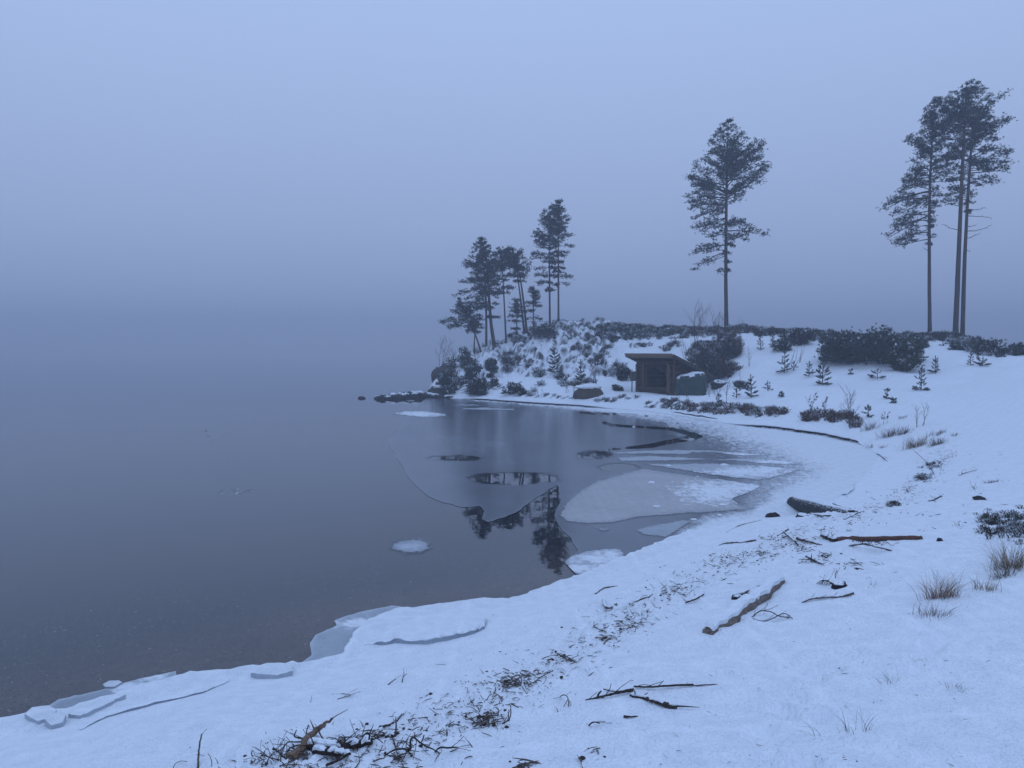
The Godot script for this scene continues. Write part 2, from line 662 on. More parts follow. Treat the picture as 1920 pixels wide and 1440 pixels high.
func edge_distance(p: Vector2, q: PackedVector2Array) -> float:
	var best := 1e9
	for k in q.size():
		best = minf(best, Geometry2D.get_closest_point_to_segment(p, q[k], q[(k + 1) % q.size()]).distance_squared_to(p))
	return sqrt(best)


func nearest(p: Vector2, rings: Array) -> Vector2:
	var best := 1e9
	var at := p
	for q in rings:
		for k in q.size():
			var e := Geometry2D.get_closest_point_to_segment(p, q[k], q[(k + 1) % q.size()])
			var d := e.distance_squared_to(p)
			if d < best:
				best = d
				at = e
	return at


# a sheet of ice with the outline and holes given as sight lines, lying at height y
func sheet(outline: PackedVector2Array, holes: Array, y: float, sx: float, sy: float, shade: Callable, m: Material, thick := 0.0, side := Color(0.3, 0.33, 0.36)) -> ArrayMesh:
	var box := Rect2(outline[0], Vector2.ZERO)
	for p in outline:
		box = box.expand(p)
	var nx := int(box.size.x / sx) + 3
	var ny := int(box.size.y / sy) + 3
	var inside := PackedByteArray()
	var at := PackedVector2Array()
	inside.resize(nx * ny)
	at.resize(nx * ny)
	for j in ny:
		for i in nx:
			var p := box.position + Vector2((i - 1) * sx + 0.13, (j - 1) * sy + 0.17)
			at[j * nx + i] = p
			var ok := Geometry2D.is_point_in_polygon(p, outline)
			if ok:
				for h in holes:
					if Geometry2D.is_point_in_polygon(p, h):
						ok = false
						break
			inside[j * nx + i] = 1 if ok else 0
	var v := PackedVector3Array()
	var n := PackedVector3Array()
	var c := PackedColorArray()
	var idx := PackedInt32Array()
	var snowy := PackedInt32Array()
	var used := {}
	var rings := [outline]
	rings.append_array(holes)
	for j in ny - 1:
		for i in nx - 1:
			var ks := [j * nx + i, (j + 1) * nx + i, (j + 1) * nx + i + 1, j * nx + i + 1]
			var cnt := 0
			for k in ks:
				cnt += inside[k]
			if cnt == 0:
				continue
			var id := []
			for k in ks:
				if not used.has(k):
					var p := at[k]
					if not inside[k]:
						p = nearest(p, rings)
					used[k] = v.size()
					v.append(on_plane(p.x, p.y, y if y > 0.01 else lerpf(0.0015, y, smoothstep(600.0, 840.0, p.x))))
					n.append(Vector3.UP)
					c.append(shade.call(p.x, p.y))
				id.append(used[k])
			# rows run towards the viewer: near edge is the higher j
			for q in [[id[0], id[3], id[2]], [id[0], id[2], id[1]]]:
				if (v[q[2]] - v[q[0]]).cross(v[q[1]] - v[q[0]]).y < 1e-7:
					continue
				if c[q[0]].g + c[q[1]].g + c[q[2]].g > 1.15:
					snowy.append_array(q)
				else:
					idx.append_array(q)
	if thick > 0.0:
		for k in outline.size():
			var a := on_plane(outline[k].x, outline[k].y, y)
			var b := on_plane(outline[(k + 1) % outline.size()].x, outline[(k + 1) % outline.size()].y, y)
			var face := Vector3(b.z - a.z, 0, a.x - b.x).normalized()
			var mid2 := (outline[k] + outline[(k + 1) % outline.size()]) * 0.5
			var out2 := seen_at((a + b) * 0.5 + face * 0.01)
			var flip := Geometry2D.is_point_in_polygon(out2 + (out2 - mid2) * 2.0, outline)
			if flip:
				face = -face
			var s := v.size()
			for q in [a, b, b - Vector3(0, thick, 0), a - Vector3(0, thick, 0)]:
				v.append(q); n.append(face); c.append(side)
			if (v[s + 2] - v[s]).cross(v[s + 1] - v[s]).dot(face) > 0.0:
				idx.append_array([s, s + 1, s + 2, s, s + 2, s + 3])
			else:
				idx.append_array([s, s + 2, s + 1, s, s + 3, s + 2])
	var arr := []
	arr.resize(Mesh.ARRAY_MAX)
	arr[Mesh.ARRAY_VERTEX] = v
	arr[Mesh.ARRAY_NORMAL] = n
	arr[Mesh.ARRAY_COLOR] = c
	var mesh := ArrayMesh.new()
	for s in [[idx, m], [snowy, M.snow]]:
		if s[0].size() > 0:
			arr[Mesh.ARRAY_INDEX] = s[0]
			mesh.add_surface_from_arrays(Mesh.PRIMITIVE_TRIANGLES, arr)
			mesh.surface_set_material(mesh.get_surface_count() - 1, s[1])
	return mesh


func grain(x: float, z: float) -> float:
	return n_fine.get_noise_2d(x * 9.0, z * 9.0) * 0.6 + n_fine.get_noise_2d(x * 2.5 + 50.0, z * 2.5) * 0.5


const ice_holes := [[962, 897, 83, 12], [1115, 853, 34, 8], [1160, 877, 37, 8.5], [853, 859, 52, 5]]
var ice_edge := PackedVector2Array()
var snow_zone := PackedVector2Array()
func ice_shade(px: float, py: float) -> Color:
	var p := on_plane(px, py)
	var d := edge_distance(Vector2(px, py * 2.2), snow_zone)
	if not Geometry2D.is_point_in_polygon(Vector2(px, py * 2.2), snow_zone):
		d = -d
	var soft := 9.0 + 13.0 * smoothstep(1200.0, 1300.0, px) + 45.0 * smoothstep(1180.0, 1300.0, px) * smoothstep(960.0, 900.0, py)
	var w := smoothstep(-soft, soft, d + grain(p.x, p.z) * soft * 0.9)
	var g := n_mid.get_noise_2d(p.x * 0.5, p.z * 0.5)
	var base := Color(0.075, 0.085, 0.105) * (1.0 + 0.35 * g)
	# milky streaks of old drift snow frozen in
	var st := smoothstep(0.38, 0.62, n_ridge.get_noise_2d(p.x * 0.35 + 9.0, p.z * 0.22) + 0.35 * n_fine.get_noise_2d(p.x * 2.0, p.z * 2.0)) * smoothstep(700.0, 820.0, px) * smoothstep(800.0, 815.0, py) * smoothstep(905.0, 880.0, py)
	base = mixc(base, Color(0.3, 0.33, 0.37), st * 0.35)
	var col := mixc(base, SNOW * 0.97, w)
	# a pale worn rim along its free edges, ragged round the melt holes
	var a := 1.0
	if px < 1120.0:
		var e := edge_distance(Vector2(px, py * 2.2), ice_edge)
		col = mixc(col, Color(0.17, 0.185, 0.21), smoothstep(9.0, 0.0, e + grain(p.x, p.z) * 5.0) * 0.35)
	for h in ice_holes:
		if absf(px - h[0]) < h[2] + 24.0 and absf(py - h[1]) < h[3] + 9.0:
			var q := Vector2((px - h[0]) / h[2], (py - h[1]) / h[3]).length() - 1.0
			a *= smoothstep(-0.1, 0.12, q + grain(p.x, p.z) * 0.22)
	col.a = maxf(a, w)
	return col


func plate_shade(outline: PackedVector2Array, mid: Color, rim: Color, rim_px: float, spots: Array, feather := 7.0) -> Callable:
	var stretched := PackedVector2Array()
	for q in outline:
		stretched.append(Vector2(q.x, q.y * 2.0))
	return func(px: float, py: float) -> Color:
		var p := on_plane(px, py)
		var g := grain(p.x, p.z)
		var d := edge_distance(Vector2(px, py * 2.0), stretched)
		var col := mixc(rim, mid, smoothstep(0.0, rim_px, d + g * rim_px * 0.4)) * (1.0 + 0.08 * n_mid.get_noise_2d(p.x, p.z))
		for s in spots:
			var q := Vector2((px - s[0]) / s[2], (py - s[1]) / s[3]).length()
			col = mixc(col, SNOW, smoothstep(0.45, -0.7, q - 1.0 + g * 1.3))
		col.a = smoothstep(0.0, feather, d + g * feather * 0.45) if feather > 0.0 else 1.0
		return col


func build_ice() -> void:
	for p in [[1060, 1130], [1150, 1078], [1235, 1032], [1285, 996], [1330, 968], [1395, 960], [1420, 942], [1448, 905], [1490, 882], [1450, 862], [1400, 842], [1345, 818], [1290, 800], [1200, 782], [1120, 772], [1000, 760], [880, 750], [880, 700], [1400, 740], [1800, 800], [1800, 1000], [1400, 1100]]:
		snow_zone.append(Vector2(p[0], p[1] * 2.2))
	var rough_outline := poly([[735, 845], [728, 822], [752, 798], [768, 772], [800, 746], [850, 744], [950, 749], [1100, 759], [1215, 766], [1290, 777], [1380, 792], [1460, 800], [1540, 811], [1640, 827], [1710, 850], [1690, 900], [1640, 950], [1540, 972], [1400, 980], [1300, 1000], [1240, 1024],
		[1150, 1062], [1085, 1087], [1066, 1062], [1060, 1048], [1085, 1034], [1072, 1010], [1050, 988], [1040, 967], [1052, 940], [1047, 908], [1000, 937], [965, 962], [936, 972], [915, 979], [903, 973], [908, 958], [900, 948], [866, 951], [838, 944], [800, 928], [770, 900], [752, 870]])
	for q in rough_outline:
		ice_edge.append(Vector2(q.x, q.y * 2.2))
	var outline := broken(rough_outline, 9.0, 5.0)
	var lead := broken(poly([[1106, 783], [1150, 795], [1200, 798], [1262, 802], [1297, 810], [1326, 818], [1298, 826], [1252, 833], [1224, 840], [1180, 842], [1130, 846], [1130, 843], [1180, 837], [1219, 832], [1245, 826], [1280, 821], [1290, 817], [1262, 808], [1200, 803], [1145, 800]]), 7.0, 3.0)
	var far_lead := broken(poly([[1070, 771], [1120, 773], [1185, 776], [1250, 782], [1230, 783], [1180, 780], [1120, 778], [1085, 775]]), 8.0, 1.5)
	var holes := [oval(962, 897, 74, 10, 0.2, 40), oval(1115, 853, 29, 6.5, 0.3, 40), oval(1160, 877, 32, 7, 0.3, 40), oval(853, 859, 44, 3.5, 0.3, 40), lead, far_lead]
	struct("ice", sheet(outline, holes, 0.006, 3.2, 2.2, ice_shade, M.ice), null)
	# paler plates frozen into it
	var grey := Color(0.46, 0.475, 0.495)
	var beige := Color(0.47, 0.455, 0.45)
	var rim := Color(0.3, 0.315, 0.34)
	var group := "plates of grey ice in the bay"
	var rows := [
		["narrow pale plate of ice just below the dark open crack in the bay", poly([[1140, 847], [1230, 843], [1330, 843], [1430, 853], [1395, 854], [1340, 849], [1300, 849], [1285, 853], [1220, 851], [1160, 852]]), grey, 6.0, [[1400, 852, 40, 4]]],
		["long thin grey ice plate between two dark cracks above the snow-dusted plate", poly([[1150, 857], [1220, 854], [1290, 857], [1345, 861], [1395, 858], [1470, 864], [1515, 872], [1440, 869], [1380, 864], [1300, 863], [1220, 865], [1165, 865]]), grey, 5.0, [[1460, 866, 60, 5]]],
		["tapering snow-dusted ice plate in the second row between dark cracks", poly([[1190, 869], [1260, 869], [1330, 868], [1400, 871], [1470, 877], [1500, 881], [1465, 891], [1425, 901], [1370, 894], [1320, 888], [1260, 879], [1215, 872]]), grey, 6.0, [[1400, 886, 70, 9], [1440, 880, 50, 6]]],
		["largest grey ice plate with rounded left end and beige centre", poly([[1170, 886], [1205, 877], [1260, 885], [1320, 894], [1380, 903], [1415, 907], [1425, 912], [1400, 925], [1370, 935], [1385, 945], [1420, 955], [1370, 959], [1290, 963], [1200, 970], [1150, 981], [1100, 983], [1062, 978], [1046, 966], [1060, 942], [1085, 920], [1120, 900]]), beige, 16.0, [[1345, 922, 66, 20], [1400, 914, 44, 8]]],
		["faint grey ice plate against the snowy edge below the largest plate", poly([[1210, 986], [1285, 973], [1300, 977], [1250, 1009], [1205, 1003], [1188, 994]]), Color(0.42, 0.44, 0.46), 9.0, []],
		["small ice plate with a snowy patch nearest the snow bank", poly([[1056, 1052], [1075, 1041], [1110, 1031], [1165, 1028], [1172, 1045], [1132, 1063], [1086, 1082], [1070, 1066]]), Color(0.52, 0.54, 0.56), 9.0, [[1122, 1047, 40, 10], [1088, 1066, 34, 7], [1150, 1040, 18, 8]]],
		["tiny triangular ice plate under the largest plate", poly([[1104, 987], [1152, 990], [1130, 998]]), Color(0.28, 0.3, 0.32), 3.0, []],
	]
	for r in rows:
		var o := broken(r[1], 12.0, 1.6)
		one("ice_plate", r[0], "ice plate", sheet(o, [], 0.012, 2.6, 1.6, plate_shade(o, r[2], rim, r[3], r[4]), M.pale_ice), null, Vector3.ZERO, group)
	# floes out on the water
	group = "pale floes on the open water"
	var floes := [
		["round pale floe alone on the dark water", oval(770, 1024, 42, 16, 0.05, 64), Color(0.5, 0.52, 0.55), 26.0, []],
		["flat triangular floe before the rocky point", poly([[733, 776], [760, 770], [790, 770], [848, 778], [812, 783], [775, 780]]), Color(0.5, 0.52, 0.55), 4.0, [[785, 776, 40, 5]]],
		["long thin floe at the foot of the point", poly([[830, 766], [900, 763], [985, 766], [960, 770], [890, 769]]), Color(0.4, 0.42, 0.45), 3.0, []],
		["slim upper floe at the foot of the point", poly([[800, 759], [880, 757], [960, 762], [900, 762], [840, 761]]), Color(0.4, 0.42, 0.45), 3.0, []],
		["small sliver of ice on the water beneath the stone heap", poly([[750, 751], [775, 750], [786, 752], [768, 753]]), Color(0.5, 0.52, 0.55), 2.0, []],
	]
	for r in floes:
		var o := broken(r[1], 8.0, 1.2)
		one("ice_floe", r[0], "ice floe", sheet(o, [], 0.008, 2.2, 1.2, plate_shade(o, r[2], Color(0.13, 0.145, 0.17), r[3], r[4], 14.0 if r[3] > 20.0 else 6.0), M.pale_ice), null, Vector3.ZERO, group)
	# thin skirts of ice along the near bank
	group = "thin ice along the near bank"
	var skirts := [
		["grey skirt of thin ice bending round the snow shelf", poly([[552, 1250], [585, 1228], [581, 1206], [592, 1190], [632, 1172], [627, 1163], [645, 1156], [690, 1144], [735, 1135], [765, 1139], [800, 1135], [870, 1125], [905, 1124], [860, 1140], [740, 1160], [680, 1180], [690, 1215], [660, 1232]]), Color(0.42, 0.45, 0.48), 10.0, [[680, 1168, 40, 10]]],
		["wet grey fringe of ice at lower left", poly([[75, 1332], [110, 1311], [180, 1296], [200, 1290], [262, 1272], [330, 1258], [330, 1275], [240, 1300], [150, 1330], [90, 1345]]), Color(0.38, 0.41, 0.44), 10.0, [[240, 1288, 50, 8], [300, 1270, 40, 8]]],
		["crumbly ice fringe in the bottom left corner", poly([[-40, 1366], [0, 1345], [50, 1340], [60, 1350], [20, 1372], [-40, 1400]]), Color(0.36, 0.39, 0.42), 8.0, [[40, 1350, 30, 8]]],
	]
	for r in skirts:
		var o := broken(r[1], 9.0, 2.5)
		one("thin_ice", r[0], "ice", sheet(o, [], 0.02, 3.0, 2.2, plate_shade(o, r[2], Color(0.52, 0.55, 0.58), r[3], r[4], 0.0), M.pale_ice, 0.02, Color(0.5, 0.54, 0.57)), null, Vector3.ZERO, group)
	var o2 := broken(poly([[192, 1283], [205, 1276], [222, 1275], [230, 1279], [214, 1288], [197, 1288]]), 5.0, 2.0)
	one("ice_floe", "small broken chip of ice just off the near bank", "ice floe", sheet(o2, [], 0.035, 1.5, 1.2, plate_shade(o2, SNOW * 0.85, Color(0.5, 0.53, 0.56), 3.0, [], 0.0), M.pale_ice, 0.03), null)
	group = "broken slabs of snowy ice at the lower left shore"
	for r in [["snowy ice slab, leftmost of the broken ones at the water's edge", [[46, 1338], [60, 1326], [92, 1322], [106, 1330], [100, 1346], [70, 1352]], 0.115], ["second snowy ice slab, overlapping the leftmost one on its right", [[84, 1348], [112, 1332], [124, 1338], [118, 1354], [96, 1360]], 0.135],
		["thin snowy ice slab shoved up along the grey fringe", [[128, 1338], [160, 1318], [210, 1303], [236, 1302], [200, 1320], [150, 1342]], 0.11], ["snowy ice slab beside the notch in the shore ice", [[470, 1262], [500, 1248], [548, 1243], [549, 1258], [520, 1266]], 0.125]]:
		var q := broken(poly(r[1]), 6.0, 2.5)
		one("ice_block", r[0], "ice block", sheet(q, [], r[2], 1.6, 1.3, plate_shade(q, SNOW, SNOW * 0.95, 3.0, [], 0.0), M.pale_ice, 0.07, Color(0.42, 0.47, 0.51)), null, Vector3.ZERO, group)
	# lumps of snow on the ice
	for q in [["snow lump in the middle of the largest ice plate", 1231, 950, 8.0], ["snow lump on the far half of the largest ice plate", 1222, 905, 7.0], ["snow lump by the crack at the right end of the largest plate", 1355, 947, 8.0], ["snow lump in the dark crack beside the white shore", 1350, 966, 5.0], ["small snow lump on faint grey ice near the bank", 1301, 974, 6.0], ["snow lump on the tapering second-row plate", 1358, 872, 8.0], ["small snow lump on the long thin plate", 1253, 873, 5.0]]:
		var p := on_plane(q[1], q[2], 0.012)
		var w: float = q[3] / FOCAL * -p.z
		one("snow_lump", q[0], "snow lump", blob(Vector3(w, w * 0.35, w * 0.8), 0.3, int(q[1]), SNOW), M.snow, p)


# a lumpy rounded shape, its lower part below the ground
func blob(half: Vector3, wob: float, seed_: int, col: Color, rings := 9, segs := 14, tint := 0.0, freq := 1.1) -> ArrayMesh:
	var g := Geo.new()
	var pt := func(a: float, b: float) -> Vector3:
		var d := Vector3(cos(a) * cos(b), sin(b), sin(a) * cos(b))
		var w := 1.0 + wob * (n_mid.get_noise_3d(d.x * freq * 4.0 + seed_, d.y * freq * 4.0, d.z * freq * 4.0) + 0.5 * n_mid.get_noise_3d(d.x * freq * 11.0, d.y * freq * 11.0 + seed_, d.z * freq * 11.0))
		return d * half * w
	for j in rings:
		for i in segs:
			var b0 := lerpf(-0.9, PI / 2, float(j) / rings)
			var b1 := lerpf(-0.9, PI / 2, float(j + 1) / rings)
			var a0 := TAU * i / segs
			var a1 := TAU * ((i + 1) % segs) / segs
			var cc := col * (1.0 + tint * n_fine.get_noise_2d(i * 20.0 + seed_, j * 20.0))
			g.quad(pt.call(a0, b0), pt.call(a0, b1), pt.call(a1, b1), pt.call(a1, b0), cc)
	g.smooth()
	return g.mesh()


# the lip of snow-covered shore ice all along the water's edge
func build_shore_lip() -> void:
	var pts := PackedVector2Array()
	for k in shore.size() - 1:
		var a := shore[k]
		var b := shore[k + 1]
		var every := clampf(-(a.y + b.y) * 0.5 * 0.008, 0.03, 0.3)
		var n := maxi(1, int(a.distance_to(b) / every))
		for i in n:
			pts.append(a.lerp(b, float(i) / n))
	pts.append(shore[-1])
	var rows := []
	var cols := []
	var ice := Color(0.55, 0.59, 0.62)
	for i in pts.size():
		var a := pts[maxi(i - 2, 0)]
		var b := pts[mini(i + 2, pts.size() - 1)]
		var nrm := Vector2(-(b.y - a.y), b.x - a.x).normalized()
		var p := pts[i]
		var s := seen_at(Vector3(p.x, 0.05, p.y))
		var far := s.y < 832.0
		var cut := 0.0
		if far:
			cut = maxf(smoothstep(1350.0, 1440.0, s.x), smoothstep(860.0, 900.0, s.x) * (1.0 - smoothstep(1090.0, 1160.0, s.x)))
		var wob := n_fine.get_noise_1d(i * 1.7) * 0.02 + n_mid.get_noise_1d(i * 0.9) * 0.05
		if far:
			wob *= 2.5
		p += nrm * wob
		var h := lerpf(0.06, 0.085, 0.5 + 0.5 * n_mid.get_noise_1d(i * 0.6 + 300.0))
		if far:
			h = lerpf(0.05, 0.15, cut)
		var frozen_in := s.y > 826.0 and s.x > 1290.0 and s.x < 1720.0
		if frozen_in:
			h = lerpf(0.02, h, smoothstep(836.0, 826.0, s.y))
		var soil := mixc(SNOW if far or frozen_in else ice, Color(0.02, 0.018, 0.016), cut)
		var q := func(inn: float, y: float) -> Vector3: return Vector3(p.x + nrm.x * inn, y, p.y + nrm.y * inn)
		rows.append([q.call(0.10 * cut, -0.06), q.call(0.07 * cut, h * 0.62), q.call(0.0, h * 0.72), q.call(0.012, h * 0.93), q.call(0.05, h), q.call(0.3, h + 0.01), q.call(0.9, 0.05)])
		cols.append([soil, soil, SNOW, SNOW, SNOW, SNOW, SNOW])
	var g := Geo.new()
	for i in rows.size() - 1:
		for k in 6:
			var a: Vector3 = rows[i][k]
			var b: Vector3 = rows[i][k + 1]
			var c: Vector3 = rows[i + 1][k + 1]
			var d: Vector3 = rows[i + 1][k]
			for t in [[a, b, c, k, k + 1, k + 1], [a, c, d, k, k + 1, k]]:
				var m := ((t[2] - t[0]) as Vector3).cross(t[1] - t[0]).normalized()
				if k >= 4 and m.y < 0.0:
					t = [t[0], t[2], t[1], t[3], t[5], t[4]]
				if k >= 4:
					m = Vector3.UP
				for e in 3:
					g.vert(t[e], m, cols[i][t[3 + e]])
	struct("shore_edge", g.mesh(), M.snow)


# a broken edge in the snow-covered ice: a low grey face towards the lake side's viewer, sloping back into the snow
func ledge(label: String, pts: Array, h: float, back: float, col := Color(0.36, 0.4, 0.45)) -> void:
	var p := PackedVector2Array()
	for k in pts.size() - 1:
		for i in 6:
			p.append(Vector2(pts[k][0], pts[k][1]).lerp(Vector2(pts[k + 1][0], pts[k + 1][1]), i / 6.0))
	p.append(Vector2(pts[-1][0], pts[-1][1]))
	var rows := []
	for i in p.size():
		var q := ground_at(p[i].x, p[i].y + n_fine.get_noise_1d(i * 7.0) * 1.6)
		var t := sin(PI * clampf(i / (p.size() - 1.0), 0.03, 0.97))
		var hh := h * pow(t, 0.5) * (0.75 + 0.6 * n_fine.get_noise_2d(i * 5.0, pts[0][0]))
		var away := Vector3(q.x, 0, q.z).normalized()
		var b := q + away * back
		b.y = height(b.x, b.z) - 0.01
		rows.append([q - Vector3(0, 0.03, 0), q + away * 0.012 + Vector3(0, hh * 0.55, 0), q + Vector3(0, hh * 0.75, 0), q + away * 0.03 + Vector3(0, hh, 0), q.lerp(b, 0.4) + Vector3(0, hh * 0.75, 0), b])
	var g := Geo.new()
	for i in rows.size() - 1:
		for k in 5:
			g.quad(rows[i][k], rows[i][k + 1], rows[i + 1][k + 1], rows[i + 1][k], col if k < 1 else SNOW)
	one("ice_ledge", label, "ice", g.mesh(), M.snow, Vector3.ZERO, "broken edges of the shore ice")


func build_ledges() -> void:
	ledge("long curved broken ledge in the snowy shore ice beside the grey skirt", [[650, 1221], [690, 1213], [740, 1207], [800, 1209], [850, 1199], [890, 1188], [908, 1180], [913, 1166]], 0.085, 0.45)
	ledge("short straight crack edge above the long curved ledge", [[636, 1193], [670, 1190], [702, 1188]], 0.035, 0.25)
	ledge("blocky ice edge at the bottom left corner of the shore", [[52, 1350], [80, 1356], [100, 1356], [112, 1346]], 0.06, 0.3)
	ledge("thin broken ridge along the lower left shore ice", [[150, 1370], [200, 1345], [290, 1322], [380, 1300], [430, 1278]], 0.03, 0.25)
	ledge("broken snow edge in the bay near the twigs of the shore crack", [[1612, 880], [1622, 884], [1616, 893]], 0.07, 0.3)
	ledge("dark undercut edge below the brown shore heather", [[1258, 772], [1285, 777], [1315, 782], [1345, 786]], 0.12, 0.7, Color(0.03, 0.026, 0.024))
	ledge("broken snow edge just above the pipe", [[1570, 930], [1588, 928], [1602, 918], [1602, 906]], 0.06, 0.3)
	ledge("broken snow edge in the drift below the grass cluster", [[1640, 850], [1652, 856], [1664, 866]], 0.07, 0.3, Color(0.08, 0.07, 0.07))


# ---------------------------------------------------------------- trees and plants
const GREEN := Color(0.042, 0.055, 0.028)


func tuft(g: Geo, p: Vector3, d: Vector3, reach: float, wide: float, n: int, col: Color) -> void:
	for k in n:
		var e := (d * 0.8 + Vector3(rnd(-1, 1), rnd(-0.7, 1.0), rnd(-1, 1))).normalized()
		var s := e.cross(Vector3(rnd(-1, 1), rnd(-1, 1), rnd(-1, 1))).normalized() * wide * rnd(0.7, 1.3)
		g.blade(p + Vector3(rnd(-0.04, 0.04), rnd(-0.03, 0.03), rnd(-0.04, 0.04)), p + e * reach * rnd(0.7, 1.2), s, col * rnd(0.75, 1.25), (e * 0.5 + Vector3.UP * 0.7).normalized())


# a flattened cushion of needle tufts at a twig's end
func clump(g: Geo, p: Vector3, r: float, n: int, col: Color) -> void:
	for k in n:
		var d := Vector3(rng.randfn(0, 0.55), rng.randfn(0, 0.32), rng.randfn(0, 0.55)) * r
		tuft(g, p + d, (d / r + Vector3.UP * 0.55).normalized(), 0.12, 0.0135, 7, col)


func along(pts: PackedVector3Array, y: float) -> Vector3:
	for i in pts.size() - 1:
		if y <= pts[i + 1].y:
			return pts[i].lerp(pts[i + 1], clampf((y - pts[i].y) / maxf(pts[i + 1].y - pts[i].y, 1e-3), 0.0, 1.0))
	return pts[-1]


# trunk: picture points from the ground to the tip; env: picture y, crown's left and right edge, from the tip down
func pine(called: String, label: String, d: float, trunk: Array, r0: float, env: Array, group: String, fine := 1.0, gap := 0.42, dead := [], needle := GREEN) -> void:
	var base := stand(trunk[0][0], d)
	var t := thing(called, label, "pine tree", base, group)
	var mpp := d / FOCAL
	var pts := PackedVector3Array([Vector3(0, -0.25, 0), Vector3(0, 0.15, 0)])
	for i in range(1, trunk.size()):
		var w := at_depth(trunk[i][0], trunk[i][1], d) - base
		w.z = rnd(-0.15, 0.15)
		pts.append(w)
	var smooth_pts := PackedVector3Array()
	var rad := PackedFloat32Array()
	var cols := PackedColorArray()
	var top_y := pts[-1].y
	for i in pts.size() - 1:
		var a := pts[maxi(i - 1, 0)]
		var e := pts[mini(i + 2, pts.size() - 1)]
		for k in 6:
			smooth_pts.append(pts[i].cubic_interpolate(pts[i + 1], a, e, k / 6.0))
	smooth_pts.append(pts[-1])
	for p in smooth_pts:
		var f := clampf(p.y / top_y, 0.0, 1.0)
		rad.append(r0 * (1.0 - 0.62 * f) * (1.0 - 0.6 * smoothstep(0.75, 1.0, f)) + 0.12 * r0 * exp(-maxf(p.y, 0.0) * 3.0))
		cols.append(mixc(Color(0.13, 0.105, 0.09), Color(0.2, 0.115, 0.07), smoothstep(0.3, 0.6, f)))
	var tg := Geo.new()
	tg.tube(smooth_pts, rad, cols, 10, false, 0.05, rng)
	obj("trunk", tg.mesh(), M.bark, t)
	var wood := Geo.new()
	var g := Geo.new()
	var bark := Color(0.085, 0.06, 0.045)
	var h := at_depth(env[0][1], env[0][0], d).y - base.y
	var low := at_depth(env[-1][1], env[-1][0], d).y - base.y
	var high := h
	var az0 := rnd(0, TAU)
	while h > low:
		var f := (high - h) / (high - low)
		var py: float = lerpf(env[0][0], env[-1][0], f)
		var k := 0
		while k < env.size() - 2 and env[k + 1][0] < py:
			k += 1
		var w: float = clampf((py - env[k][0]) / (env[k + 1][0] - env[k][0]), 0.0, 1.0)
		var px0 := seen_at(base + along(smooth_pts, h)).x
		var ll: float = maxf(0.0, (px0 - lerpf(env[k][1], env[k + 1][1], w)) * mpp)
		var lr: float = maxf(0.0, (lerpf(env[k][2], env[k + 1][2], w) - px0) * mpp)
		var n := 3 if f < 0.06 else 5 if f < 0.42 else 4
		az0 += rnd(0.5, 1.2)
		for b in n:
			var az := az0 + TAU * (b + rnd(-0.3, 0.3)) / n
			if b == 0:
				az = rnd(-0.35, 0.35) + (PI if rng.randf() < 0.5 else 0.0)
			var c := cos(az)
			var side := lr if c > 0.0 else ll
			var reach := lerpf(minf((ll + lr) * 0.5, 1.6 * minf(ll, lr) + 0.25), side, absf(c)) * (rnd(0.85, 1.06) if b == 0 else rnd(0.55, 1.04))
			if reach > 0.6:
				reach -= 0.12
			if reach < 0.12 or (b > 0 and rng.randf() < 0.11):
				continue
			var slope := lerpf(0.95, -0.06, smoothstep(0.0, 0.75, f)) + rnd(-0.22, 0.22)
			var droop := lerpf(0.05, 0.42, smoothstep(0.3, 1.0, f)) * (1.3 if reach > 1.6 else 0.8)
			var out := Vector3(c, 0, sin(az))
			var rise := reach * (slope - droop * 0.55)
			var root := along(smooth_pts, clampf(h - rise, 0.5, top_y - 0.05))
			var bp := PackedVector3Array()
			var br := PackedFloat32Array()
			var bc := PackedColorArray()
			var thick := clampf(0.012 + reach * 0.013, 0.012, 0.05)
			var kink := Vector3(rnd(-0.1, 0.1), rnd(-0.05, 0.05), rnd(-0.1, 0.1)) * reach
			for q in 6:
				var s := q / 5.0
				bp.append(root + out * reach * s + Vector3.UP * reach * (slope * s - droop * s * s + 0.45 * droop * s * s * s) + kink * sin(s * PI))
				br.append(thick * (1.0 - 0.75 * s))
				bc.append(bark)
			wood.tube(bp, br, bc, 4, false)
			var tint := needle * rnd(0.8, 1.2)
			var s := rnd(0.3, 0.5) if f > 0.35 else 0.15
			if reach < 0.5:
				s = 0.1
			while s <= 1.02:
				var i := mini(int(s * 5.0), 4)
				var p := bp[i].lerp(bp[i + 1], clampf(s * 5.0 - i, 0.0, 1.0))
				var tang := (bp[i + 1] - bp[i]).normalized()
				for sg in [-1.0, 1.0]:
					if rng.randf() < 0.16:
						continue
					var spread := clampf(reach, 0.3, 1.6) * rnd(0.12, 0.34) * (1.0 if s > 0.5 else 0.75)
					var td: Vector3 = (tang * rnd(0.2, 0.9) + tang.cross(Vector3.UP) * sg * rnd(0.3, 1.0) + Vector3.UP * rnd(-0.15, 0.6)).normalized()
					var tip: Vector3 = p + td * spread
					wood.blade(p, tip, Vector3.UP * 0.009, bark, Vector3.UP)
					clump(g, tip, clampf(0.1 + spread * 0.35, 0.1, 0.24), int(7.0 * fine), tint)
					if spread > 0.3:
						clump(g, p + td * spread * 0.5 + Vector3.UP * 0.04, 0.13, int(4.0 * fine), tint)
				s += 0.24 / maxf(reach, 0.4) * rnd(0.7, 1.3)
			clump(g, bp[5], 0.17, int(8.0 * fine), tint)
		h -= gap * lerpf(0.5, 1.25, f) * rnd(0.6, 1.45)
	tuft(g, smooth_pts[-1], Vector3.UP, 0.22, 0.016, 9, needle)
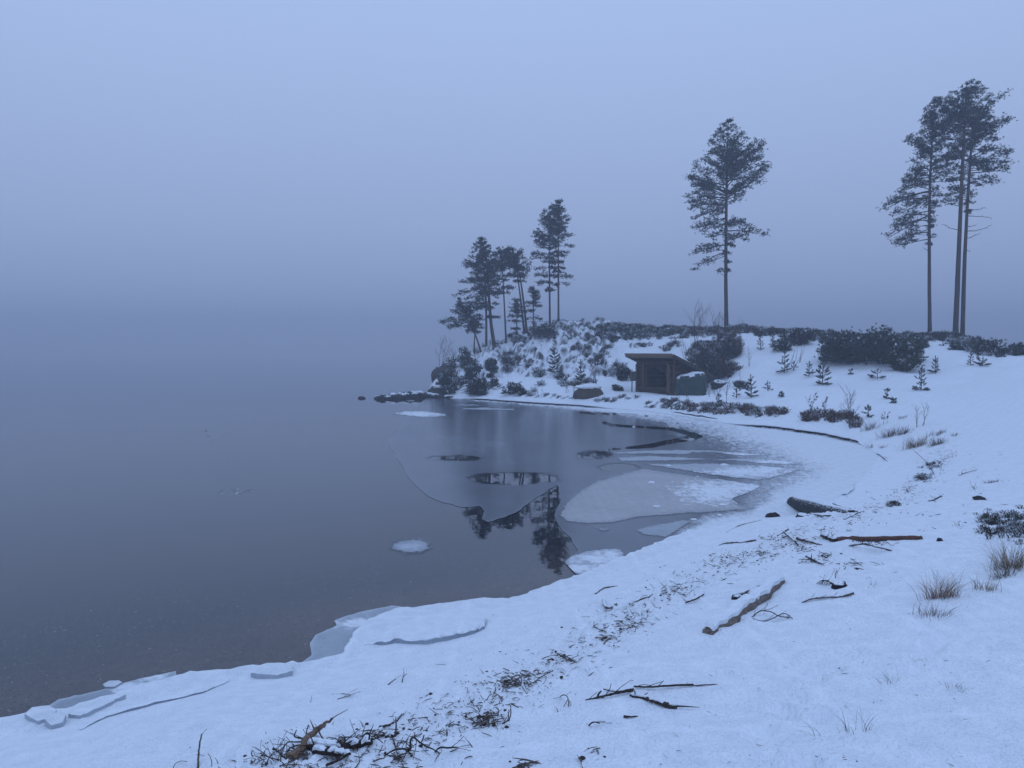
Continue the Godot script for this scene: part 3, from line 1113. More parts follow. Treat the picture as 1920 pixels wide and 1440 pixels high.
	# bare dead branches below the crown: picture y of the root, reach in picture px (minus to the left)
	for q in dead:
		var root := along(smooth_pts, at_depth(trunk[0][0], q[0], d).y - base.y)
		var reach: float = q[1] * mpp
		var p := root
		var dir := Vector3(signf(reach), rnd(-0.25, 0.1), rnd(-0.6, 0.6)).normalized()
		var bp := PackedVector3Array([p])
		var br := PackedFloat32Array([0.025])
		var bc := PackedColorArray([bark])
		for s in 5:
			p += dir * absf(reach) / 5.0
			dir = (dir + Vector3(0, rnd(-0.3, 0.45), rnd(-0.3, 0.3))).normalized()
			bp.append(p); br.append(0.022 - 0.003 * s); bc.append(bark)
			if s > 1:
				var e := p + Vector3(dir.x * 0.3, rnd(-0.3, 0.4), rnd(-0.3, 0.3)) * absf(reach) * 0.35
				wood.tube(PackedVector3Array([p, e]), PackedFloat32Array([0.014, 0.008]), PackedColorArray([bark, bark]), 3, false)
		wood.tube(bp, br, bc, 4, false)
	obj("branches", wood.mesh(), M.dry_stems, t)
	obj("crown", g.mesh(), M.needles, t)


func brush(g: Geo, a: Vector3, b: Vector3, r: float, col: Color) -> void:
	var n := maxi(4, int(a.distance_to(b) / 0.022))
	var d := (b - a).normalized()
	for i in n + 1:
		var p := a.lerp(b, float(i) / n)
		for k in 8:
			var e := (Vector3(rnd(-1, 1), rnd(-1, 1), rnd(-1, 1)) + d * 0.7).normalized()
			g.blade(p, p + e * r * rnd(0.8, 1.2), e.cross(Vector3(rnd(-1, 1), rnd(-1, 1), rnd(-1, 1))).normalized() * 0.009, col * rnd(0.75, 1.25), (e + Vector3.UP).normalized())


# a young pine: stem and rings of bottle-brush shoots
func sapling(label: String, px: float, py: float, hpx: float, wpx: float, full := 1.0, group := "young pines in the snow", needle := GREEN * 1.1) -> void:
	var base := ground_at(px, py)
	if base == Vector3.INF:
		base = stand(px, 50.0)
	var mpp := -base.z / FOCAL
	var h := hpx * mpp
	var w := wpx * mpp * 0.5
	var t := thing("young_pine", label, "young pine", base, group)
	var stem := Geo.new()
	var g := Geo.new()
	var lean := Vector3(rnd(-0.07, 0.07), 0, rnd(-0.07, 0.07)) * h
	stem.tube(PackedVector3Array([Vector3(0, -0.1, 0), lean * 0.4 + Vector3(0, h * 0.5, 0), lean + Vector3(0, h * 0.97, 0)]), PackedFloat32Array([0.022, 0.016, 0.008]), PackedColorArray([Color(0.09, 0.065, 0.05), Color(0.09, 0.065, 0.05), Color(0.09, 0.07, 0.05)]), 5, false)
	var rings := maxi(2, int(h / 0.19 * full))
	for k in rings:
		var f := (k + 0.25) / rings
		var n := rng.randi_range(4, 6)
		for b in n:
			var az := TAU * (b + rnd(-0.25, 0.25)) / n + k
			var fb := clampf(f + rnd(-0.5, 0.5) / rings, 0.04, 1.0)
			var p := lean * fb + Vector3(0, h * fb * 0.92, 0)
			var reach := maxf(w * (1.0 - 0.8 * f) * rnd(0.5, 1.1), 0.1)
			var up := lerpf(0.05, 0.95, f) + rnd(-0.1, 0.15)
			var mid := p + Vector3(cos(az), up * 0.4, sin(az)) * reach * 0.55
			var tip := p + Vector3(cos(az), up, sin(az)) * reach
			stem.tube(PackedVector3Array([p, mid]), PackedFloat32Array([0.009, 0.006]), PackedColorArray([Color(0.09, 0.065, 0.05), Color(0.09, 0.065, 0.05)]), 3, false)
			if reach > 0.25:
				brush(g, p.lerp(mid, 0.4), mid, 0.055, needle * 0.9)
				for s in [-1, 1]:
					brush(g, mid, mid + Vector3(cos(az + s * 0.7), up + 0.2, sin(az + s * 0.7)) * reach * 0.38, 0.06, needle)
			brush(g, mid, tip, 0.062, needle)
	brush(g, lean + Vector3(0, h * 0.78, 0), lean + Vector3(0, h, 0), 0.06, needle * 1.1)
	obj("stem", stem.mesh(), M.dry_stems, t)
	obj("crown", g.mesh(), M.needles, t)


# a dense bush: clumps of tufts through an uneven dome, woody stems within
func bush(called: String, label: String, category: String, base: Vector3, h: float, w: float, n: int, col: Color, frost := 0.06, group := "", reach := 0.14, lumps := 9) -> void:
	var t := thing(called, label, category, base, group)
	var wood := Geo.new()
	var g := Geo.new()
	var lobes := []
	for k in lumps:
		var a := rnd(0, TAU)
		var r := sqrt(rng.randf()) * w * 0.5 * 0.72
		var y := h * rnd(0.06, 0.78) * (1.0 - 0.5 * r / (w * 0.5))
		var s := rnd(0.2, 0.34) * minf(h * 1.3, w)
		lobes.append([Vector3(cos(a) * r, y, sin(a) * r * 0.8), s])
		wood.tube(PackedVector3Array([Vector3(cos(a) * r * 0.2, -0.1, sin(a) * r * 0.2), Vector3(cos(a) * r * 0.6, y * 0.6, sin(a) * r * 0.5), lobes[-1][0] + Vector3(0, s * 0.4, 0)]), PackedFloat32Array([0.025, 0.016, 0.006]), PackedColorArray([Color(0.07, 0.055, 0.045), Color(0.07, 0.055, 0.045), Color(0.07, 0.055, 0.045)]), 4, false)
	for i in n:
		var l: Array = lobes[i % lobes.size()]
		var d := Vector3(rnd(-1, 1), rnd(-0.75, 1), rnd(-1, 1)).normalized()
		var p: Vector3 = l[0] + d * l[1] * (pow(rng.randf(), 0.35) if rng.randf() < 0.86 else rnd(1.0, 1.32)) * Vector3(1, 0.85, 1)
		p.y = maxf(p.y, 0.02)
		var white := d.y > 0.35 and rng.randf() < frost * 4.0
		tuft(g, p, (d + Vector3.UP * 0.6).normalized(), reach, 0.02 if not white else 0.03, 7, SNOW * 0.9 if white else col * rnd(0.7, 1.3))
	obj("stems", wood.mesh(), M.dry_stems, t)
	obj("foliage", g.mesh(), M.needles, t)


func twig_tree(g: Geo, p: Vector3, d: Vector3, len_: float, r: float, level: int, col: Color) -> void:
	var pts := PackedVector3Array([p])
	var rad := PackedFloat32Array([r])
	var cols := PackedColorArray([col])
	var q := p
	var e := d
	for k in 4:
		e = (e + Vector3(rnd(-0.14, 0.14), 0.06, rnd(-0.14, 0.14))).normalized()
		q += e * len_ / 4.0
		pts.append(q)
		rad.append(maxf(r * (1.0 - 0.2 * (k + 1)), 0.003))
		cols.append(col)
	g.tube(pts, rad, cols, 3 if level < 2 else 5, false)
	if level > 0:
		var n := 7 if level > 1 else 5
		for k in n:
			var s := lerpf(0.25, 1.0, (k + rng.randf()) / n)
			var i := mini(int(s * 4.0), 3)
			var at := pts[i].lerp(pts[i + 1], s * 4.0 - i)
			var az := rnd(0, TAU)
			twig_tree(g, at, (e * 0.8 + Vector3(cos(az), 0.25, sin(az)) * 0.75).normalized(), len_ * rnd(0.3, 0.5) * (1.25 - s * 0.6), r * 0.5, level - 1, col)


func bare_shrub(called: String, label: String, px: float, py: float, hpx: float, stems: int, spread: float, level := 1, group := "bare birch saplings", leaves := 0) -> void:
	var base := ground_at(px, py)
	if base == Vector3.INF:
		base = stand(px, 51.0)
	var h := hpx * -base.z / FOCAL
	var t := thing(called, label, "bare sapling", base, group)
	var g := Geo.new()
	for k in stems:
		var az := rnd(0, TAU)
		var d := (Vector3.UP + Vector3(cos(az), 0, sin(az) * 0.6) * spread * rnd(0.4, 1.0)).normalized()
		twig_tree(g, Vector3(rnd(-0.05, 0.05) * stems, -0.05, rnd(-0.05, 0.05)), d, h * rnd(0.75, 1.0), 0.006 + h * 0.006, level, Color(0.085, 0.06, 0.055))
	obj("stems", g.mesh(), M.dry_stems, t)
	if leaves > 0:
		var lv := Geo.new()
		for k in leaves:
			var p := g.v[rng.randi_range(0, g.v.size() - 1)]
			if p.y > h * 0.3:
				tuft(lv, p, Vector3.DOWN, 0.05, 0.02, 2, Color(0.09, 0.055, 0.035))
		if lv.v.size() > 0:
			obj("withered_leaves", lv.mesh(), M.dry_stems, t)


func grass_tuft(label: String, px: float, py: float, wpx: float, hpx: float, n: int, col := Color(0.21, 0.155, 0.105), lean := 0.0, called := "grass_tuft", group := "withered grass tufts in the snow") -> void:
	var base := ground_at(px, py)
	var mpp := -base.z / FOCAL
	var w := wpx * mpp
	var h := hpx * mpp
	var g := Geo.new()
	for k in n:
		var off := Vector3(rng.randfn(0, 0.22) * w, 0, rng.randfn(0, 0.16) * w)
		off.y = height(base.x + off.x, base.z + off.z) - base.y - 0.01
		var az := rnd(0, TAU)
		var out := Vector3(cos(az), 0, sin(az)) * rnd(0.15, 0.9) + off.normalized() * 0.5 + Vector3(lean, 0, 0)
		var len_ := h * rnd(0.45, 1.1)
		var wide := Vector3(rnd(-1, 1), 0, rnd(-1, 1)).normalized() * lerpf(0.001, 0.0022, rng.randf()) * clampf(-base.z / 7.0, 0.8, 3.0)
		var c := col * rnd(0.6, 1.35)
		var a := off
		var dir := (Vector3.UP * rnd(0.7, 1.5) + out * 0.4).normalized()
		var segs := 4
		for s in segs:
			var b := a + dir * len_ / segs
			var w0 := wide * (1.0 - float(s) / segs * 0.7)
			var w1 := wide * (1.0 - float(s + 1) / segs * 0.7)
			var m := dir.cross(wide).normalized()
			m = m if m.y > 0.0 else -m
			for q in [a - w0, b - w1, b + w1, a - w0, b + w1, a + w0]:
				g.vert(q, (m + Vector3.UP * 0.6).normalized(), c)
			a = b
			dir = (dir + out * 0.28 + Vector3.DOWN * rnd(0.05, 0.3)).normalized()
	var t := thing(called, label, "grass", base, group)
	obj("blades", g.mesh(), M.dry_stems, t).set_meta("kind", "stuff")


# ---------------------------------------------------------------- driftwood
func lifted(px: float, py: float, h: float) -> Vector3:
	var p := ground_at(px, py)
	if p == Vector3.INF:
		return p
	return p + (Vector3(0, EYE, 0) - p) * (h / (EYE - p.y))


# pts: picture x, y, height above the snow; radius at both ends in metres
func stick(label: String, pts: Array, r0: float, r1: float, col: Color, snow := 0.0, called := "stick", category := "stick", twigs := 0, group := "", sides := 7) -> void:
	if not called in ["log", "pole", "snag", "root"]:
		r0 *= 0.72
		r1 *= 0.72
	col *= 1.35
	if r0 > 0.0075 and called != "pole" and called != "snag":
		snow = maxf(snow, r0 * 0.8)
	var base := lifted(pts[0][0], pts[0][1], pts[0][2])
	base.y = height(base.x, base.z)
	var raw := PackedVector3Array()
	for q in pts:
		raw.append(lifted(q[0], q[1], q[2]) - base)
	var p := PackedVector3Array()
	var rad := PackedFloat32Array()
	var cols := PackedColorArray()
	var steps := 6
	for i in raw.size() - 1:
		for k in steps:
			p.append(raw[i].cubic_interpolate(raw[i + 1], raw[maxi(i - 1, 0)], raw[mini(i + 2, raw.size() - 1)], float(k) / steps))
	p.append(raw[-1])
	for i in p.size():
		var f := float(i) / (p.size() - 1)
		rad.append(lerpf(r0, r1, f) * (1.0 + 0.18 * n_mid.get_noise_2d(i * 9.0, pts[0][0])))
		cols.append(col * (1.0 + 0.35 * n_mid.get_noise_2d(i * 14.0, pts[0][1])))
		if i > 0 and i < p.size() - 1:
			p[i] += Vector3(rnd(-1, 1), rnd(-0.5, 0.5), rnd(-1, 1)) * r0 * 0.3
	var g := Geo.new()
	g.tube(p, rad, cols, sides, true, 0.1, rng)
	for k in twigs:
		var i := rng.randi_range(1, p.size() - 2)
		var d := ((p[i + 1] - p[i]).normalized() + Vector3(rnd(-1, 1), rnd(-0.1, 1.0), rnd(-1, 1)) * 0.8).normalized()
		var l := rnd(0.05, 0.17) * clampf(r0 / 0.008, 0.8, 1.15)
		var mid := p[i] + d * l * 0.5
		g.tube(PackedVector3Array([p[i], mid, mid + (d + Vector3(rnd(-0.4, 0.4), rnd(-0.3, 0.3), rnd(-0.4, 0.4))) * l * 0.5]), PackedFloat32Array([minf(rad[i] * 0.5, 0.006), minf(rad[i] * 0.35, 0.004), 0.0015]), PackedColorArray([col, col, col]), 4, false)
	if snow <= 0.0:
		one(called, label, category, g.mesh(), M.bark, base, group)
		return
	var t := thing(called, label, category, base, group)
	obj("wood", g.mesh(), M.bark, t)
	var s := Geo.new()
	var a := 0
	while a < p.size() - 3:         # snow lies in stretches, bare wood shows between
		var b := mini(p.size(), a + (rng.randi_range(12, 20) if r0 > 0.03 else rng.randi_range(4, 11)))
		s.snow_ridge(p.slice(a, b), rad.slice(a, b), snow, 0.85 if r0 > 0.03 else 1.0, rng, SNOW)
		a = b - 1 if r0 > 0.03 else b + rng.randi_range(0, 3)
	obj("snow_cover", s.mesh(), M.snow, t).set_meta("kind", "stuff")


# ---------------------------------------------------------------- shelter and what stands by it
func log_mesh(len_: float, r: float, seed_: int) -> ArrayMesh:
	var r0 := RandomNumberGenerator.new()
	r0.seed = seed_
	var g := Geo.new()
	var p := PackedVector3Array()
	var rad := PackedFloat32Array()
	var cols := PackedColorArray()
	var tone := r0.randf_range(0.75, 1.25)
	for k in 7:
		var s := clampf(k - 0.5, 0.0, 5.0) / 5.0 if k > 0 else 0.0
		p.append(Vector3((s - 0.5) * len_, r0.randf_range(-0.006, 0.006), r0.randf_range(-0.006, 0.006)))
		rad.append(r * r0.randf_range(0.95, 1.04) * (0.93 if k == 0 or k == 6 else 1.0))
		cols.append(Color(0.11, 0.073, 0.044) * tone * r0.randf_range(0.85, 1.15))
	g.tube(p, rad, cols, 10, false)
	for e in [0, 6]:
		for k in 10:
			var a := TAU * k / 10
			var b := TAU * (k + 1) / 10
			var c := Color(0.2, 0.14, 0.085) * r0.randf_range(0.8, 1.2)
			var o := p[e] + Vector3(0.004 if e == 6 else -0.004, 0, 0)
			g.tri(o, o + Vector3(0, cos(a), sin(a)) * r * 0.93, o + Vector3(0, cos(b), sin(b)) * r * 0.93, c)
	return g.mesh()


var log_store := {}
func put_log(t: Node3D, ctr: Vector3, len_: float, along_z: bool, r := 0.085) -> void:
	var key := "%.2f_%.3f_%d" % [len_, r, rng.randi_range(0, 2)]
	if not log_store.has(key):
		log_store[key] = log_mesh(len_, r, hash(key))
	var o := obj("log", log_store[key], M.wood, t)
	o.position = ctr
	if along_z:
		o.rotation.y = PI / 2


func board(t: Node3D, called: String, ctr: Vector3, half: Vector3, b: Basis, col: Color) -> MeshInstance3D:
	var g := Geo.new()
	g.box(Vector3.ZERO, half, Basis(), col * rnd(0.85, 1.15))
	var o := obj(called, g.mesh(), M.wood, t)
	o.transform = Transform3D(b, ctr)
	return o


func build_shelter() -> void:
	var base := Vector3(pads[0].x, pads[0].y, pads[0].z)
	var t := thing("log_shelter", "small open-fronted log shelter with sloping plank roof on the beach", "shelter", base)
	t.rotation.y = deg_to_rad(-56.0)
	var hw := 1.22       # half width along the front
	var hd := 1.15       # half depth
	var r := 0.085
	var step := 0.158
	var roof_y := func(z: float) -> float: return 1.78 + (z - hd) / (2.0 * hd) * 0.86      # underside of the roof
	# front: sill logs, jambs of short logs both sides of the opening, head logs
	for k in 12:
		var y := 0.1 + k * step
		if k < 1 or k > 9:
			if y < roof_y.call(hd) - 0.02:
				put_log(t, Vector3(0, y, hd), 2.0 * hw + 0.3, false)
		else:
			put_log(t, Vector3(-hw + 0.2, y, hd), 0.7, false)
			put_log(t, Vector3(hw - 0.04, y, hd), 0.38, false)
			# ends of the short cross logs that hold the jambs
			put_log(t, Vector3(-hw + 0.47, y - step * 0.5, hd - 0.02), 0.34, true)
			put_log(t, Vector3(hw - 0.15, y - step * 0.5, hd - 0.02), 0.34, true)
	board(t, "sill_board", Vector3(0.1, 0.26, hd + 0.1), Vector3(1.0, 0.05, 0.035), Basis(), Color(0.13, 0.09, 0.055))
	board(t, "head_board", Vector3(0.1, 1.58, hd + 0.11), Vector3(1.05, 0.055, 0.03), Basis(), Color(0.11, 0.08, 0.05))
	for sx in [-1.0, 1.0]:
		for k in 12:
			var y := 0.02 + k * step
			# each side log ends where the roof cuts it
			var zmin := -hd
			if y + r > roof_y.call(-hd):
				zmin = hd + (y + r - 1.78) / 0.86 * 2.0 * hd
			if zmin > hd - 0.3:
				continue
			var l := snappedf(hd + 0.2 - zmin, 0.1)
			put_log(t, Vector3(sx * hw, y, hd + 0.2 - l * 0.5), l, true)
	for k in 6:
		var y := 0.1 + k * step
		if y < roof_y.call(-hd):
			put_log(t, Vector3(0, y, -hd), 2.0 * hw + 0.3, false)
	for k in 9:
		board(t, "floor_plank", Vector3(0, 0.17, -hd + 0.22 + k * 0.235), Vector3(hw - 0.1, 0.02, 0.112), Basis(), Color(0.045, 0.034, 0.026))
	# roof planks run down the slope
	var tilt := Basis(Vector3.RIGHT, -atan(0.86 / (2.0 * hd)))
	var slope_len := (2.0 * hd + 0.75) / cos(atan(0.86 / (2.0 * hd)))
	var mid := Vector3(0, roof_y.call(0.12) + 0.06, 0.12)
	for k in 14:
		board(t, "roof_plank", mid + Vector3(-1.62 + 0.25 * (k + 0.0), 0, 0), Vector3(0.121, 0.022, slope_len * 0.5), tilt, Color(0.07, 0.06, 0.052))
	var f := hd + 0.5
	board(t, "fascia_board", Vector3(0, roof_y.call(f) + 0.075, f + 0.035), Vector3(1.77, 0.062, 0.022), Basis(), Color(0.29, 0.225, 0.155))
	board(t, "fascia_board", Vector3(0, roof_y.call(f) - 0.04, f + 0.012), Vector3(1.74, 0.05, 0.02), Basis(), Color(0.24, 0.18, 0.12))
	for sx in [-1.0, 1.0]:
		board(t, "barge_board", mid + Vector3(sx * 1.755, -0.02, 0), Vector3(0.02, 0.085, slope_len * 0.5 - 0.03), tilt, Color(0.1, 0.075, 0.052))
	var s := Geo.new()
	for j in 10:
		for i in 12:
			var q := []
			for e in [[0, 0], [0, 1], [1, 1], [1, 0]]:
				var x: float = -1.55 + 3.15 * (i + e[0]) / 12.0
				var z: float = -slope_len * 0.5 + 0.03 + slope_len * (0.62 + 0.1 * n_mid.get_noise_1d((i + e[0]) * 40.0)) * (j + e[1]) / 10.0
				var edge := minf(1.0, minf(minf(i + e[0], 12 - i - e[0]) * 1.2, minf(j + e[1], 10 - j - e[1]) * 0.6))
				q.append(mid + tilt * Vector3(x, 0.022 + 0.075 * sqrt(edge) * (1.0 + 0.4 * n_mid.get_noise_2d(x * 4.0, z * 4.0)), z))
			s.quad(q[0], q[3], q[2], q[1], SNOW)
	s.smooth()
	obj("roof_snow", s.mesh(), M.snow, t)

	# woodpile under a green sheet, against the right-hand wall
	var p := stand(1293, 40.2)
	var pile := thing("woodpile", "tarpaulin-covered woodpile beside the shelter, snow on top", "woodpile", p)
	pile.rotation.y = -0.25
	var g := Geo.new()
	var cap := Geo.new()
	var pt := func(i: int, j: int, grow: float) -> Vector3:
		var a := TAU * i / 48.0
		var c := cos(a)
		var sn := sin(a)
		var ex := 0.45
		var rr := Vector3(signf(c) * pow(absf(c), ex), 0, signf(sn) * pow(absf(sn), ex))
		var up := j / 14.0
		var y := 0.0
		var w := 1.0
		if up < 0.6:
			y = up / 0.6 * 0.82
			w = 1.06 - 0.1 * up + 0.03 * sin(i * 1.9) * (1.0 - up) + 0.1 * n_mid.get_noise_2d(i * 9.0, up * 12.0) + 0.16 * n_fine.get_noise_2d(minf(i, 48 - i) * 7.3, up * 2.5)
		else:
			var k := (up - 0.6) / 0.4
			w = (0.96 + 0.1 * n_mid.get_noise_2d(i * 9.0, up * 12.0) + 0.16 * n_fine.get_noise_2d(minf(i, 48 - i) * 7.3, up * 2.5)) * cos(k * PI / 2)
			y = 0.82 + sin(k * PI / 2) * 0.2
		var o := Vector3(rr.x * 0.82 * w, y * (1.0 + 0.16 * rr.x * w) + grow, rr.z * 0.6 * w)
		o.y += 0.05 * n_mid.get_noise_2d(o.x * 4.0, o.z * 4.0)
		o.y *= 1.08
		return o
	for j in 14:
		for i in 48:
			var col := Color(0.018, 0.045, 0.036) * (1.0 + 0.3 * n_fine.get_noise_2d(i * 3.0, j * 3.0))
			var fold := n_fine.get_noise_2d(i * 6.0 + 70.0, j * 2.0)
			g.quad(pt.call(i, j, 0.0), pt.call(i, j + 1, 0.0), pt.call((i + 1) % 48, j + 1, 0.0), pt.call((i + 1) % 48, j, 0.0), col)
			if j >= 9 and not (j == 9 and fold > -0.1):
				var g0 := 0.05 if j > 9 else -0.02
				cap.quad(pt.call(i, j, g0), pt.call(i, j + 1, 0.06), pt.call((i + 1) % 48, j + 1, 0.06), pt.call((i + 1) % 48, j, g0), SNOW)
	g.smooth()
	cap.smooth()
	obj("tarpaulin", g.mesh(), M.tarpaulin, pile)
	obj("snow_cover", cap.mesh(), M.snow, pile)
	for k in 5:
		var o := obj("log", log_mesh(0.5, 0.06, 90 + k), M.wood, pile)
		o.position = Vector3(-0.95 + 0.09 * k, 0.05 + 0.03 * (k % 2), 0.45 + 0.05 * k)
		o.rotation = Vector3(0, 0.9 + 0.2 * k, 0)

	# grey box on a post, left of the shelter
	var b0 := stand(1185, 41.8)
	b0.y = at_depth(1184, 735, 41.8).y
	var post := thing("post_box", "grey box on a thin post left of the shelter", "box", b0)
	g = Geo.new()
	g.tube(PackedVector3Array([Vector3(0, -0.2, 0), Vector3(0.01, 0.75, 0)]), PackedFloat32Array([0.03, 0.028]), PackedColorArray([Color(0.07, 0.06, 0.055), Color(0.07, 0.06, 0.055)]), 7)
	obj("post", g.mesh(), M.wood, post)
	g = Geo.new()
	g.box(Vector3(0.06, 0.85, 0.05), Vector3(0.13, 0.24, 0.1), Basis(Vector3.UP, 0.3), Color(0.16, 0.14, 0.135))
	g.box(Vector3(0.06, 1.1, 0.06), Vector3(0.15, 0.015, 0.12), Basis(Vector3.UP, 0.3), Color(0.2, 0.19, 0.18))
	obj("box", g.mesh(), M.wood, post)


func rock(called: String, label: String, p: Vector3, half: Vector3, col: Color, seed_: int, group := "", snowy := 1.0) -> void:
	var t := thing(called, label, "rock", p, group)
	t.rotation.y = rnd(0, TAU) if seed_ != 7 else 0.0
	obj("rock", blob(half, 0.42, seed_, col, 10, 16, 0.5, 0.5), M.stone, t)
	if snowy > 0.0:
		var o := obj("snow_cap", blob(Vector3(half.x * 0.8, half.y * 0.42 * minf(snowy, 1.0), half.z * 0.8), 0.4, seed_ + 5, SNOW, 7, 14, 0.0, 0.8), M.snow, t)
		o.position = Vector3(0, half.y * (0.68 + 0.14 * (1.0 - minf(snowy, 1.0))), 0)


const ORDINAL := ["first", "second", "third", "fourth", "fifth", "sixth", "seventh", "eighth", "ninth", "tenth", "eleventh", "twelfth", "thirteenth", "fourteenth", "fifteenth", "sixteenth", "seventeenth", "eighteenth", "nineteenth"]


func build_rocks() -> void:
	var group := "dark boulders heaped at the point"
	var grey := Color(0.05, 0.05, 0.055)
	var spots := [[708, 747, 7, 5], [716, 748, 9, 7], [727, 748, 8, 6], [736, 745, 9, 8], [745, 747, 9, 7], [752, 743, 8, 7], [760, 745, 10, 8], [769, 742, 9, 8], [778, 744, 9, 9], [787, 742, 10, 9], [797, 743, 8, 6], [806, 743, 8, 7], [815, 744, 9, 6], [826, 745, 9, 5], [840, 746, 10, 5], [721, 744, 6, 5], [757, 739, 6, 5], [773, 738, 7, 6], [793, 738, 6, 5]]
	var order := []
	for s in spots:
		order.append(s[0])
	order.sort()
	var i := 0
	for s in spots:
		var p := on_plane(s[0], 748.0, 0.0)
		p.z -= (748.0 - s[1]) * 0.25
		p.x = (s[0] - 960.0) / FOCAL * -p.z
		var m := -p.z / FOCAL
		p.y = (748.0 - s[1]) * 0.012
		var nth: int = order.find(s[0])
		rock("boulder", "dark boulder, %s from the water-side tip of the snowy stone heap" % ORDINAL[nth], p, Vector3(s[2] * m, s[3] * m * 1.05, s[2] * m * 0.9), grey * rnd(0.7, 1.3), 100 + i * 3, group, 1.0 if i % 3 != 1 else 0.0)
		i += 1
	var p := on_plane(678, 747, 0.0)
	rock("boulder", "lone flat rock in the water left of the stone heap", p, Vector3(0.24, 0.12, 0.2), grey, 7, "", 0.0)
	p = ground_at(1104, 741)
	var b := thing("boulder", "large squat brown boulder with a flat snow cap on the beach", "rock", p)
	obj("rock", blob(Vector3(0.82, 0.55, 0.6), 0.22, 11, Color(0.17, 0.13, 0.085), 10, 18, 0.4, 0.35), M.stone, b)
	var o := obj("snow_cap", blob(Vector3(0.74, 0.17, 0.52), 0.3, 12, SNOW, 7, 16, 0.0, 0.6), M.snow, b)
	o.position.y = 0.44
	p = ground_at(822, 741)
	rock("boulder", "big dark rock face at the cliff's outer foot, above the stone heap", p, Vector3(0.6, 0.72, 0.6), Color(0.1, 0.095, 0.095), 61, "", 0.5)
	rock("boulder", "ledge of dark rock behind the outer bushes of the cliff", stand(836, 52.5), Vector3(0.95, 0.75, 0.8), Color(0.1, 0.085, 0.085), 64, "", 0.0)
	p = ground_at(1348, 725)
	rock("boulder", "snow-capped rock half hidden in the scrub right of the woodpile", p, Vector3(0.4, 0.35, 0.4), grey, 31)
	p = ground_at(1435, 968)
	rock("boulder", "dark reddish stone just left of the black pipe", ground_at(1449, 969), Vector3(0.16, 0.07, 0.09), Color(0.05, 0.035, 0.035), 41, "", 0.0)
	rock("boulder", "small dark stone under the black pipe's open end", ground_at(1483, 964), Vector3(0.09, 0.06, 0.08), Color(0.04, 0.04, 0.045), 43)
	rock("boulder", "flat stone below the middle of the black pipe", ground_at(1505, 969), Vector3(0.13, 0.05, 0.09), Color(0.045, 0.045, 0.05), 44)
	rock("boulder", "dark pebble at the right end of the red-brown pole", ground_at(1762, 1014), Vector3(0.03, 0.028, 0.03), grey * 0.7, 45, "", 0.0)
	rock("boulder", "small round stone on open snow above the grass at right", ground_at(1836, 936), Vector3(0.08, 0.04, 0.06), grey, 46, "", 0.0)
	rock("boulder", "dark snow-topped stone left of the pale log", ground_at(1382, 1122), Vector3(0.05, 0.035, 0.05), grey * 0.6, 47)
	rock("boulder", "dark stone half buried in snow beside the twig nest", ground_at(1574, 1099), Vector3(0.085, 0.035, 0.05), grey * 0.6, 48)


func build_pipe() -> void:
	var a := lifted(1488, 946, 0.12)
	var e := lifted(1600, 961, 0.0)
	a.y = height(a.x, a.z) + 0.11
	e.y = height(e.x, e.z) - 0.1
	var t := thing("drain_pipe", "black corrugated plastic pipe lying in the snow", "pipe", a)
	var d := (e - a)
	var n := int(d.length() / 0.009)
	var g := Geo.new()
	var pts := PackedVector3Array()
	var rad := PackedFloat32Array()
	var cols := PackedColorArray()
	for k in n + 1:
		pts.append(d * (float(k) / n))
		rad.append(0.125 + 0.006 * signf(sin(TAU * k / 4.0 + 0.8)))
		cols.append(Color(0.018, 0.018, 0.02))
	g.tube(pts, rad, cols, 24, false)
	obj("pipe_wall", g.mesh(), M.plastic, t)
	g = Geo.new()
	var inner := PackedFloat32Array([0.113, 0.113])
	g.tube(PackedVector3Array([Vector3.ZERO, d * 0.9]), inner, PackedColorArray([Color(0.01, 0.01, 0.012), Color(0.01, 0.01, 0.012)]), 24, false)
	var side := d.normalized().cross(Vector3.UP).normalized()
	var up := side.cross(d.normalized())
	for k in 24:
		var u := side * cos(TAU * k / 24) + up * sin(TAU * k / 24)
		var w := side * cos(TAU * (k + 1) / 24) + up * sin(TAU * (k + 1) / 24)
		g.quad(u * 0.113, u * 0.128, w * 0.128, w * 0.113, Color(0.02, 0.02, 0.022))
	obj("open_end", g.mesh(), M.plastic, t)
	# powder snow caught between the ribs along the top
	g = Geo.new()
	for k in 2600:
		var s := pow(rng.randf(), 0.8)
		var ang := rng.randfn(0.0, 0.42)
		var q := d * s + (side * sin(ang) + up * cos(ang)) * 0.132
		var b := Vector3(rnd(-1, 1), rnd(-0.2, 0.2), rnd(-1, 1)).normalized() * rnd(0.006, 0.014)
		var c := b.cross(up).normalized() * rnd(0.006, 0.012)
		g.quad(q - b - c, q + b - c, q + b + c, q - b + c, SNOW)
	for i in g.n.size():
		g.n[i] = up
	obj("powder_snow", g.mesh(), M.snow, t)
	g = Geo.new()
	var sp := PackedVector3Array()
	var sr := PackedFloat32Array()
	for k in 14:
		sp.append(d * (0.02 + 0.96 * k / 13.0))
		sr.append(0.134)
	g.snow_ridge(sp, sr, 0.012, 0.42, rng, SNOW)
	obj("snow_cover", g.mesh(), M.snow, t)


